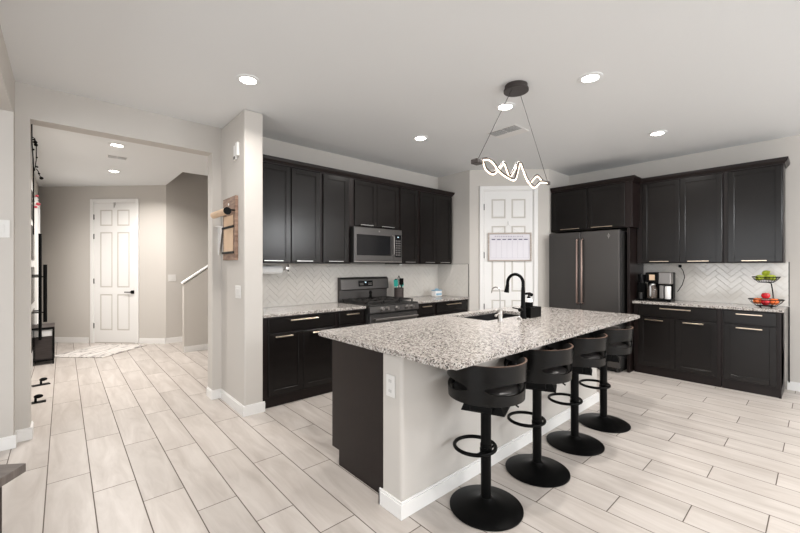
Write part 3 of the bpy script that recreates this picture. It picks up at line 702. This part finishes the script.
for i in range(nphi+1):
    ph = -A+2*A*i/nphi; a = abs(ph)
    e = max(0, (a-math.radians(112))/math.radians(26))      # rounding of the arm ends
    top = .832-.075*(1-math.sqrt(max(0, 1-e*e))); bot = .628+.04*(1-math.sqrt(max(0, 1-e*e)))
    u = (math.degrees(a)-13)/(98-13)
    op = math.sin(PI*min(1, max(0, u)))**.45 if 0 < u < 1 else 0
    hm = .709; hh = .029*op
    lean = .012
    def V(z):
        rr = R+lean*(z-.6)/.23*1.0
        return b.verts.new((rr*math.sin(ph), -rr*math.cos(ph), z))
    cols.append([V(bot), V(bot+.03*(1 if e < .9 else .5)), V(hm-hh), V(hm+hh), V(hm+.06 if top > .79 else (hm+hh+top)/2), V(top)])
    cols[-1].append(op)
for c0, c1 in zip(cols, cols[1:]):
    for k in range(5):
        if k == 2 and (c0[6] > 0 or c1[6] > 0): continue
        f = b.faces.new((c0[k], c1[k], c1[k+1], c0[k+1])); f.smooth = True
bmesh.ops.remove_doubles(b, verts=b.verts, dist=1e-5)
bmesh.ops.recalc_face_normals(b, faces=b.faces)
bmesh.ops.solidify(b, geom=list(b.faces), thickness=.0105)
b.normal_update()
for f in b.faces:
    if abs(f.normal.z) > .75:
        f.smooth = False
        if f.calc_center_median().z > .8: f.material_index = 1
obj('backrest_shell', b, ['stool', 'plyedge'], st)
rho = math.radians(-68)
st.rotation_euler = (0, 0, rho)
dup(st, (2.315, 1.243, 0), rho+.03, 'black bentwood swivel bar stool, second nearest the camera')
dup(st, (2.88, 1.243, 0), rho-.03, 'black bentwood swivel bar stool, third from the camera')
dup(st, (3.435, 1.24, 0), rho-.06, 'black bentwood swivel bar stool farthest from the camera, nearest the refrigerator')

# ---------------------------------------------------------------- pendant
PX0, PX1, PY, PZ = 2.167, 3.248, 1.635, 2.078
pn = thing('pendant_light', 'wavy double-strand pendant lamp hanging above the island', 'lamp', (2.69, PY, CE))
def pob(n, b, m, par=None, **k):
    bmesh.ops.translate(b, verts=b.verts, vec=(-2.69, -PY, -CE)); return obj(n, b, m, par or pn, **k)
b = nb(); cyl(b, 2.625, 1.583, CE-.034, CE-.001, .085, 40); cyl(b, 2.625, 1.583, CE-.05, CE-.034, .094, 40); cn = pob('canopy', b, 'pend')
for xa, xb in ((2.565, 2.20), (2.685, 3.235)):
    b = nb(); tube(b, [(xa, 1.583, CE-.05), (xb, PY, PZ+.012)], .0022, 6); pob('cable', b, 'pend')
b = nb(); box(b, PX0-.005, PX0+.065, PY-.03, PY+.03, PZ-.014, PZ+.018, .004); pob('end_cap', b, 'pend')
b = nb(); box(b, PX1-.03, PX1+.012, PY-.014, PY+.014, PZ-.012, PZ+.02, .004); pob('end_cap', b, 'pend')
def catmull(P, n=8):
    out = []
    for i in range(len(P)-1):
        p0, p1, p2, p3 = (Vector(P[max(0, min(len(P)-1, j))]) for j in (i-1, i, i+1, i+2))
        for k in range(n):
            t = k/n; out.append(.5*((2*p1)+(p2-p0)*t+(2*p0-5*p1+4*p2-p3)*t*t+(3*p1-p0-3*p2+p3)*t**3))
    return out+[Vector(P[-1])]
for pts in ([(2.225, 0, 2.088), (2.294, -.02, 2.108), (2.35, -.03, 2.09), (2.422, -.03, 2.044), (2.528, -.03, 2.016), (2.638, -.03, 2.010), (2.684, -.03, 2.08), (2.718, -.03, 2.155), (2.764, -.03, 2.111), (2.816, -.03, 2.051), (2.93, -.03, 1.993), (3.06, -.02, 2.053), (3.15, -.01, 2.07), (3.235, 0, 2.077)],
            [(2.225, 0, 2.088), (2.29, .02, 2.104), (2.345, .03, 2.054), (2.438, .03, 2.035), (2.528, .03, 2.095), (2.583, .03, 2.14), (2.622, .03, 2.098), (2.671, .03, 2.052), (2.746, .03, 2.128), (2.819, .03, 2.187), (2.894, .03, 2.111), (2.967, .03, 2.045), (3.09, .025, 2.122), (3.16, .01, 2.085), (3.235, 0, 2.077)]):
    c = catmull([(x, PY+y, z) for x, y, z in pts])
    nrm = []
    for i, p in enumerate(c):
        t = (c[min(i+1, len(c)-1)]-c[max(i-1, 0)]).normalized(); n = Vector((-t.z, 0, t.x)).normalized()
        nrm.append(p+n*.013)
    b = nb(); tube(b, c, .0055, 8); sd_ = pob('led_strand', b, 'led')
    b = nb(); tube(b, nrm, .008, 8); pob('strand_channel', b, 'pend', sd_)

# ---------------------------------------------------------------- recessed lights, vents
def can(x, y, label, r=.085, m='lens', power=CAN_POWER, lamp=True):
    t = thing('recessed_light', label, 'lamp', (x, y, CE), 0, 'recessed ceiling lights')
    b = nb(); lathe(b, [(r*.66, -.001), (r*.7, -.009), (r, -.005), (r, 0), (r*.66, -.001)], seg=36); obj('trim_ring', b, 'ceil', t)
    b = nb(); lathe(b, [(0, -.0035), (r*.68, -.0035), (r*.68, -.0008), (0, -.0008)], seg=36); obj('lens', b, m, t)
    l = bpy.data.lights.new('can_lamp', 'AREA'); l.shape = 'DISK'; l.size = r*1.3; l.energy = power; l.color = (1, .95, .9); l.spread = math.radians(150)
    o = bpy.data.objects.new('can_lamp', l); C.objects.link(o); o.parent = t; o.location = (0, 0, -.012)
    return t
can(1.04, 2.88, 'round recessed light nearest the wall pier')
can(2.9, 1.855, 'recessed ceiling light seen just below the pendant canopy')
can(2.93, 1.15, 'round recessed light in the ceiling to the right of the pendant')
can(2.92, 2.93, 'recessed ceiling light nearest the range wall')
can(4.68, 1.155, 'recessed ceiling light nearest the refrigerator')
can(.467, 5.44, 'nearer recessed light in the hall ceiling', m='bulb', power=36)
can(.561, 6.95, 'farther recessed light in the hall ceiling', m='bulb', power=36)
for k, (x, y) in enumerate(((1.04, .9), (1.04, -1.4), (2.93, -1.4), (4.7, -1.4))):
    can(x, y, ['recessed light above the camera', 'rear recessed light on the left', 'rear recessed light in the middle', 'rear recessed light on the right'][k])
def vent(x, y, w, h, rz, label, half=True):
    t = thing('ceiling_vent', label, 'vent', (x, y, CE), rz)
    b = nb(); box(b, -w/2, w/2, -h/2, h/2, -.006, -.0005, .002); obj('vent_frame', b, 'white', t)
    for (x0, x1) in ((-w/2+.015, -.006), (.006, w/2-.015)):
        b = nb(); n = 9
        box(b, x0, x1, (-h/2+.015) if half else (-h/2+.012), (0.01 if half else h/2-.012), -.0075, -.006)
        obj('louvre_panel', b, 'slot', t)
        b = nb(); ya, yb = (-h/2+.015, .01) if half else (-h/2+.012, h/2-.012)
        for k in range(6): yy = ya+(yb-ya)*(k+.5)/6; box(b, x0, x1, yy-.002, yy+.002, -.0105, -.007)
        obj('louvre_blades', b, 'ceil', t)
    return t
vent(3.467, 2.187, .34, .275, -PI/2, 'white air vent in the kitchen ceiling beyond the pendant')
vent(.52, 6.05, .22, .12, 0, 'small white air vent between the hall ceiling lights', False)

# ---------------------------------------------------------------- wall fittings
def plate(loc, rz, w, h, label, cat='switch', rock=1):
    t = thing('light_switch' if cat == 'switch' else 'outlet', label, cat, loc, rz)
    b = nb(); box(b, -w/2, w/2, -.006, -.0005, -h/2, h/2, .002); obj('cover_plate', b, 'plate', t)
    for k in range(rock):
        xx = (k-(rock-1)/2)*.046
        b = nb(); box(b, xx-.016, xx+.016, -.009, -.006, -.032, .032, .0015); obj('rocker', b, 'plate', t)
    return t
plate((1.205, 3.58, 1.10), -PI/2, .14, .115, 'white double light switch low on the wall pier', rock=2)
plate((1.42, 7.57, 1.135), 0, .12, .12, 'white light switch on the wall beside the stairs', rock=1)
plate((-.335, 3.97, 1.61), 0, .09, .13, 'white light switch at the left edge of the picture')
ch = thing('door_chime', 'white two-piece door chime high on the wall pier', 'chime', (1.205, 3.6, 2.41), -PI/2)
b = nb(); box(b, -.06, .0, -.02, -.0005, -.085, .05, .004); obj('chime_box', b, 'plastic', ch)
b = nb(); box(b, .0005, .05, -.025, -.0005, -.06, .065, .004); obj('chime_cover', b, 'white', ch)
b = nb(); box(b, -.052, -.008, -.023, -.02, -.08, -.055, .002); obj('speaker_grille', b, 'slot', ch)
# kraft paper dispenser board
kb = thing('wall_board', 'brown wooden note board with kraft paper on the wall pier', 'board', (1.205, 3.76, 1.395), -PI/2)
b = nb(); 
for k in range(3): box(b, -.175+k*.117, -.175+(k+1)*.117-.001, -.028, -.001, 0, .595, .002)
obj('plank_panel', b, 'brown', kb)
b = nb(); tube(b, [(-.21, -.105, .44), (.20, -.105, .44)], .031, 20); obj('paper_roll', b, 'kraft', kb)
b = nb(); tube(b, [(.2005, -.105, .44), (.208, -.105, .44)], .034, 20); obj('roll_end', b, 'black', kb, label='black roll end disc')
b = nb(); box(b, .165, .18, -.11, -.028, .45, .462, .002); box(b, -.18, -.165, -.11, -.028, .45, .462, .002); tube(b, [(-.2, -.105, .44), (.2, -.105, .44)], .006, 8); obj('roll_bracket', b, 'black', kb)
b = nb(); box(b, -.13, .12, -.033, -.029, .06, .42, .0005); obj('paper_sheet', b, 'kraft', kb)
for z in (.30, .06):
    b = nb(); box(b, -.175, .16, -.041, -.034, z, z+.022, .002); obj('paper_bar', b, 'black', kb)
b = nb(); lathe(b, [(0, 0), (.012, 0), (.012, .004), (0, .004)], seg=16, T=TR(.0, -.029, .53) @ RX(PI/2)); obj('screw_cap', b, 'white', kb)
# thin white wedge with a flat top behind it on the arch wall
b = nb(); yzM = Matrix(((0, 0, 1, 0), (1, 0, 0, 0), (0, 1, 0, 0), (0, 0, 0, 1)))
prism(b, [(0, 1.73), (-.11, 1.73), (-.11, 1.715), (-.01, 1.47), (0, 1.45)], 1.17, 1.18, T=TR(0, 4.079, 0) @ yzM); box(b, 1.14, 1.19, 3.975, 4.079, 1.73, 1.736, .002)
tag(obj('wall_wedge', b, 'white', loc=(1.17, 4.079, 1.42)), 'small white wedge with a flat top behind the kraft paper roll', 'bracket')

# pantry door calendar; local x along the door, -y towards the room
cal = thing('wall_calendar', 'framed white weekly calendar board hanging on the pantry door', 'calendar', (mx, my, 0), a45)
def D(u): return u
cw0, cw1, cz0, cz1 = -.298, .325, 1.41, 1.825
b = nb(); f = .022
box(b, cw0, cw0+f, -.028, -.008, cz0, cz1, .002); box(b, cw1-f, cw1, -.028, -.008, cz0, cz1, .002); box(b, cw0+f, cw1-f, -.028, -.008, cz0, cz0+f, .002); box(b, cw0+f, cw1-f, -.028, -.008, cz1-f, cz1, .002)
obj('frame', b, 'taupe', cal)
b = nb(); box(b, cw0+f, cw1-f, -.016, -.009, cz0+f, cz1-f); pg = obj('page', b, 'board', cal)
b = nb(); iw = (cw1-cw0-2*f-.04)/7
for k in range(7):
    xx = cw0+f+.02+k*iw; box(b, xx+.012, xx+iw-.012, -.0175, -.016, cz1-.105, cz1-.09)
obj('day_headings', b, 'ink', pg)
b = nb()
for k in range(8):
    xx = cw0+f+.02+k*iw; box(b, xx-.0012, xx+.0012, -.017, -.016, cz0+.05, cz1-.075)
box(b, cw0+f+.02, cw1-f-.02, -.017, -.016, cz1-.078, cz1-.0755); box(b, cw0+f+.02, cw1-f-.02, -.017, -.016, cz0+.05, cz0+.052)
x = -.2
while x < .2: w = random.uniform(.012, .03); box(b, x, x+w, -.017, -.016, cz1-.06, cz1-.046); x += w+.01
obj('ruled_lines', b, 'inkl', pg)
b = nb(); box(b, -.012, .0, -.014, -.005, 1.94, 1.99, .002); tube(b, [(-.006, -.01, 1.95), (-.006, -.03, 1.94), (-.006, -.03, 1.96)], .003, 8); tube(b, [(-.006, -.02, 1.943), (-.15, -.02, 1.827)], .0012, 6); tube(b, [(-.006, -.02, 1.943), (.14, -.02, 1.827)], .0012, 6)
obj('hanging_hook', b, 'steel', cal)

# ---------------------------------------------------------------- things on the worktops
cr = thing('utensil_crock', 'dark brown utensil crock beside the range', 'crock', (3.43, 3.86, TL))
b = nb(); lathe(b, [(0, 0), (.06, 0), (.066, .005), (.066, .155), (.062, .158), (.058, .155), (.058, .01), (0, .01)], seg=32); obj('crock_body', b, 'legdark', cr)
def utensil(name, dx, dy, tx, ty, L, head, m, label, cat):
    p0 = Vector((3.43+dx, 3.86+dy, TL+.012)); p1 = p0+Vector((tx, ty, L)); t = thing(name, label, cat, tuple(p0), 0, 'utensils in the crock')
    b = nb(); tube(b, [(0, 0, 0), tuple(p1-p0)], .0065, 8); obj('shaft', b, 'black' if m == 'black' else m, t)
    q = p1-p0; b = nb()
    if head == 'spat': box(b, -.036, .036, -.003, .003, -.005, .085, .004, T=TR(*q) @ RY(tx*2.5))
    elif head == 'spoon': ball(b, tuple(q+Vector((0, 0, .03))), .036, 1, .35, 1.2)
    else:
        for k in range(6): tube(b, [tuple(q), tuple(q+Vector((.022*math.cos(k*PI/3), .022*math.sin(k*PI/3), .035))), tuple(q+Vector((0, 0, .08)))], .0022, 6)
    obj('head', b, m, t)
utensil('slotted_spatula', -.02, .0, -.03, .0, .17, 'spat', 'teal', 'teal spatula leaning left out of the crock', 'utensil')
utensil('mixing_spoon', .02, 0, .034, .0, .165, 'spoon', 'teal', 'teal spoon leaning right out of the crock', 'utensil')
utensil('serving_spoon', -.005, .032, -.01, .01, .195, 'spoon', 'black', 'black spoon standing at the back left of the crock', 'utensil')
utensil('turner', .005, -.032, .005, -.01, .19, 'spat', 'black', 'black turner standing at the front of the crock', 'utensil')
utensil('balloon_whisk', .0, 0, .0, .0, .235, 'whisk', 'black', 'black whisk standing in the middle of the crock', 'utensil')
sp = thing('soap_tub', 'small white and blue tub on the worktop in the pantry corner', 'tub', (4.17, 3.84, TL))
b = nb(); box(b, -.07, .07, -.045, .045, 0, .085, .012, 2); obj('tub_body', b, 'plastic', sp)
b = nb(); box(b, -.06, .06, -.0465, -.0445, .02, .05, .0005); obj('blue_band', b, 'blue', sp)
b = nb(); box(b, -.072, .072, -.047, .047, .085, .098, .004); ball(b, (0, 0, .105), .03, 1.2, .8, .5); obj('lid', b, 'blue', sp)
pt = thing('paper_towel_holder', 'paper towel roll on a holder under the cabinet beside the wall pier', 'paper towels', (1.60, 3.9, 1.30))
b = nb(); tube(b, [(-.2, 0, 0), (.16, 0, 0)], .045, 28); obj('towel_roll', b, 'paper', pt)
b = nb(); tube(b, [(-.21, 0, 0), (.245, 0, 0)], .006, 8); box(b, .24, .25, -.02, .02, -.02, .068, .003); box(b, -.215, -.21, -.02, .02, -.02, .068, .002); box(b, -.21, .25, -.015, .015, .062, .068, .001); box(b, .2, .24, -.02, .0, .0, .035, .004); obj('holder_rod', b, 'chrome', pt)
b = nb(); cyl(b, 3.5, 3.9, 1.352, 1.369, .035); tag(obj('puck_light', b, 'steel', loc=(3.5, 3.9, 1.36)), 'small round puck light under the cabinet right of the microwave', 'light')

# coffee maker: local x to the viewer's right, front -y ; origin on the worktop
cm = thing('coffee_maker', 'black and silver dual coffee maker with glass carafe on the right worktop', 'coffee maker', (5.60, 1.352, TRt), -PI/2)
b = nb(); box(b, -.14, .13, -.1, .12, 0, .03, .006); box(b, -.14, .13, .02, .12, .03, .36, .006); obj('base', b, 'black', cm)
b = nb(); box(b, -.14, .0, -.1, .02, .235, .36, .008); obj('brew_head', b, 'black', cm)
b = nb(); box(b, -.095, -.035, -.102, -.1, .262, .33, .0008); obj('control_display', b, 'kraft', cm)
b = nb(); box(b, .0, .13, -.1, .02, .215, .36, .008); obj('pod_head', b, 'slatel', cm, label='silver single-serve side')
b = nb(); box(b, .01, .05, -.09, -.01, .035, .2, .005); obj('pod_column', b, 'slatel', cm)
b = nb(); lathe(b, [(0, .032), (.026, .032), (.032, .04), (.032, .185), (.03, .19), (.028, .185), (.028, .045), (0, .045)], .09, -.05, 24); obj('mug', b, 'plastic', cm, label='white travel mug')
b = nb(); lathe(b, [(0, .032), (.05, .032), (.055, .04), (.056, .13), (.04, .185), (.034, .2), (.032, .2), (.037, .185), (.052, .13), (.051, .045), (0, .04)], -.075, -.045, 28); ca = obj('carafe', b, 'amber', cm)
b = nb(); lathe(b, [(0, .2), (.036, .2), (.036, .214), (0, .218)], -.075, -.045, 24); box(b, -.085, -.065, -.145, -.125, .06, .2, .004); box(b, -.083, -.067, -.135, -.075, .188, .202, .003); obj('carafe_handle', b, 'steel', ca)
b = nb(); tube(b, [(5.72, 1.2, TRt+.12), (5.78, 1.165, TRt+.2), (5.835, 1.15, TRt+.3), (5.85, 1.17, TRt+.38), (5.853, 1.2, TRt+.43)], .004, 8); box(b, 5.835, 5.856, 1.185, 1.215, TRt+.42, TRt+.455, .003)
tag(obj('power_cord', b, 'black', loc=(5.85, 1.2, TRt+.4)), 'black cord from the coffee maker up the herringbone tile', 'cord')
to = thing('coffee_grinder', 'small black coffee grinder in the corner beside the tall side panel', 'grinder', (5.57, 1.549, TRt), -PI/2)
b = nb(); box(b, -.05, .05, -.07, .07, 0, .02, .004); box(b, -.045, .045, -.02, .06, .02, .22, .008); obj('grinder_body', b, 'black', to)
b = nb(); lathe(b, [(0, .22), (.035, .22), (.045, .32), (.045, .33), (0, .333)], 0, .015, 20); obj('bean_hopper', b, 'blackgl', to)
b = nb(); lathe(b, [(0, .02), (.024, .02), (.026, .1), (0, .1)], 0, -.045, 20); obj('grounds_cup', b, 'slated', to)

# fruit stand
FXc, FYc = 5.56, .395
fs = thing('fruit_stand', 'two-tier black wire fruit stand on the right worktop', 'fruit stand', (FXc, FYc, TRt), 0)
def wbasket(z, r, h, cx=0, cy=0):
    b = nb()
    def ring(rr, zz, t): tube(b, [(cx+rr*math.cos(2*PI*i/36), cy+rr*math.sin(2*PI*i/36), zz) for i in range(36)], t, 6, closed=True)
    ring(r, z+h, .005); ring(r*.86, z+h*.55, .0022); ring(r*.55, z+.004, .004); ring(r*.28, z+.004, .0022)
    for k in range(20):
        a = 2*PI*k/20; tube(b, [(cx+rr*math.cos(a), cy+rr*math.sin(a), zz) for rr, zz in ((0, z+.004), (r*.55, z+.004), (r*.86, z+h*.55), (r, z+h))], .0018, 5)
    return b
obj('basket', wbasket(.012, .138, .072), 'black', fs)
obj('basket', wbasket(.262, .108, .06, 0, 0), 'black', fs)
b = nb(); pxs, pys = .095, -.1
tube(b, [(0, 0, .014), (.06, -.02, .013), (.12, -.04, .02), (.142, -.048, .06), (.13, -.045, .15), (.1, -.035, .25), (.05, -.015, .264), (0, 0, .265)], .0055, 8); obj('post', b, 'black', fs)
b = nb()
for k in range(4): a = PI/4+k*PI/2; ball(b, (.06*math.cos(a), .06*math.sin(a), .007), .007)
obj('feet', b, 'black', fs)
def round_fruit(name, m, loc, r, label, cat, first=None, sz=.92):
    if first:
        return dup(first, loc, random.uniform(0, 6), label)
    t = thing(name, label, cat, loc, 0, name.replace('_', ' ')+'s in the lower basket')
    b = nb(); prof = []
    for i in range(17):
        a = PI*i/16; rr = r*math.sin(a)*(1+.0*math.cos(a)); z = -r*sz*math.cos(a)
        dip = .25*r*math.exp(-(a/.35)**2)+0.32*r*math.exp(-((PI-a)/.4)**2)
        prof.append((rr if 0 < i < 16 else 0, z + (.25*r*math.exp(-(a/.35)**2)) - (.32*r*math.exp(-((PI-a)/.4)**2))))
    lathe(b, prof, seg=24); obj('flesh', b, m, t)
    b = nb(); tube(b, [(0, 0, r*sz*.6), (.002, 0, r*sz*.95), (.006, .002, r*sz*1.12)], .0018, 6); obj('stem', b, 'brown', t)
    return t
bz = TRt+.012+.046
ap = round_fruit('apple', 'red', (FXc-.02, FYc+.0, TRt+.125), .037, 'red apple resting on top of the fruit in the lower basket', 'apple')
round_fruit('apple', 'red', (FXc-.048, FYc+.0, bz), .038, 'red apple at the front middle of the lower basket', 'apple', ap)
og = round_fruit('orange', 'orange', (FXc+.0, FYc+.062, bz+.006), .04, 'orange fruit at the left side of the lower basket', 'orange')
round_fruit('orange', 'orange', (FXc-.0, FYc-.062, bz+.006), .04, 'orange fruit at the right side of the lower basket', 'orange', og)
pe = thing('pear', 'green pear lying at the left of the upper basket', 'pear', (FXc-.02, FYc+.05, TRt+.313), 0, 'pears in the upper basket')
b = nb(); lathe(b, [(0, -.03), (.018, -.028), (.029, -.013), (.031, .002), (.025, .02), (.016, .036), (.011, .048), (.006, .053), (0, .053)], seg=22, T=RX(1.2)); obj('flesh', b, 'green', pe)
b = nb(); tube(b, [(0, -.046, .018), (0, -.06, .026)], .002, 6); obj('stem', b, 'brown', pe)
dup(pe, (FXc-.02, FYc-.05, TRt+.316), 3.1, 'green pear lying at the right of the upper basket')
dup(pe, (FXc+.04, FYc-.005, TRt+.318), 1.2, 'green pear at the back of the upper basket')
dup(pe, (FXc-.008, FYc-.0, TRt+.362), -.9, 'green pear lying on top of the pile in the upper basket')

# cord / cable by the end of the right cabinets
b = nb(); tube(b, [(XR-.006, .236, .895), (XR-.006, .235, .02)], .006, 8); tag(obj('wall_cable', b, 'gap', loc=(XR-.006, .236, .02)), 'thin dark cable running down the wall behind the base cabinet end', 'cable')

# ---------------------------------------------------------------- hall things
b = nb(); box(b, 0, .88, 0, .82, .001, .012, .004)
o = obj('area_rug', b, 'rug'); o.location = (.43, 6.99, 0); o.rotation_euler = (0, 0, PI/4); tag(o, 'grey and cream marbled rug before the far hall door', 'rug')
bn = thing('hall_bench', 'small black framed bench with a dark basket against the left hall wall', 'bench', (-.315, 7.04, 0))
b = nb()
for x in (.004, .206):
    for y in (0, .45): box(b, x, x+.018, y, y+.018, 0, .5, .002)
box(b, .0, .228, -.004, .472, .48, .5, .002); box(b, .004, .224, .0, .468, .045, .065, .002)
obj('bench_frame', b, 'black', bn)
b = nb(); box(b, .0, .228, -.004, .472, .5, .51, .003); obj('bench_top', b, 'legdark', bn)
b = nb(); box(b, .025, .205, .02, .45, .065, .375, .006); obj('basket', b, 'legdark', bn)
b = nb(); box(b, .025, .205, .02, .45, .38, .47, .006); obj('folded_blanket', b, 'paper', bn, label='white folded cloth')
for k, (x, y) in enumerate(((-.2, 5.13), (-.185, 5.86))):
    t = thing('floor_door_stop', ['nearer small black metal stop on the hall floor', 'farther small black metal stop on the hall floor'][k], 'door stop', (x, y, 0), .2*k, 'black metal stops on the hall floor')
    b = nb(); box(b, -.075, .075, -.035, .035, 0, .008, .002); obj('foot_plate', b, 'black', t)
    b = nb(); cyl(b, 0, 0, .008, .05, .01); ball(b, (.02, 0, .06), .022, 1.6, 1, .9); obj('knob', b, 'black', t)
# twig decoration high on the left jamb of the archway
vn = thing('twig_garland', 'black twig garland hanging high beside the left archway jamb', 'garland', (-.19, 4.2, 2.0))
b = nb(); tube(b, [(.004, 0, .47), (.006, 0, .3), (.012, 0, .2), (.014, 0, .11), (.014, 0, -.41)], .0045, 7); tube(b, [(.006, 0, .37), (.02, 0, .36), (.03, .01, .33), (.03, 0, .19), (.02, 0, .1)], .0035, 6); tube(b, [(.03, 0, .12), (.042, .01, .1), (.045, .01, .08), (.058, .01, .055)], .003, 6)
obj('twigs', b, 'black', vn)
b = nb()
for p, r in (((.024, 0, .33), .014), ((.028, .0, .31), .013), ((.012, .0, .27), .009), ((.033, 0, .21), .007), ((.034, 0, .135), .009), ((.06, .01, .05), .013), ((.046, .01, .085), .008), ((.018, 0, .35), .009)): ball(b, p, r, 1, 1, .9, 12)
obj('buds', b, 'black', vn)
fl = thing('flower_bunch', 'pink and white flowers fixed to the archway jamb below the twigs', 'flowers', (-.17, 4.222, 1.86))
b = nb()
for p, r in (((.014, 0, .045), .011), ((.02, 0, -.02), .015), ((.006, 0, -.045), .012)): ball(b, p, r, 1, 1, .8, 12)
obj('pink_petals', b, 'petal', fl)
b = nb()
for p, r in (((.0, 0, .02), .015), ((-.003, 0, -.02), .015), ((.014, 0, .018), .009)): ball(b, p, r, 1, 1, .8, 12)
obj('white_petals', b, 'petalw', fl)

# ---------------------------------------------------------------- coffee table corner at the lower left
tb = thing('coffee_table', 'dark grey-brown wooden table reaching in at the lower left corner', 'table', (-.123, 2.387, 0), math.atan2(.57, -.82)-PI)
# local: corner at origin, table extends to -x?  (x axis points away from the table)
b = nb(); prism(b, [(-.0, .0), (-.015, -.0), (-1.1, 0), (-1.1, -.58), (0, -.58)], .412, .45); bmesh.ops.bevel(b, geom=[e for e in b.edges], offset=.002, segments=1, affect='EDGES')
obj('table_top', b, 'tabletop', tb)
for (x, y) in ((-.1, -.06), (-1.0, -.06), (-.1, -.52), (-1.0, -.52)):
    b = nb(); box(b, x-.03, x+.03, y-.03, y+.03, 0, .412, .004); obj('leg', b, 'legdark', tb)
b = nb(); box(b, -1.0, -.1, -.07, -.05, .33, .412, .002); box(b, -1.0, -.1, -.53, -.51, .33, .412, .002); obj('apron', b, 'legdark', tb)
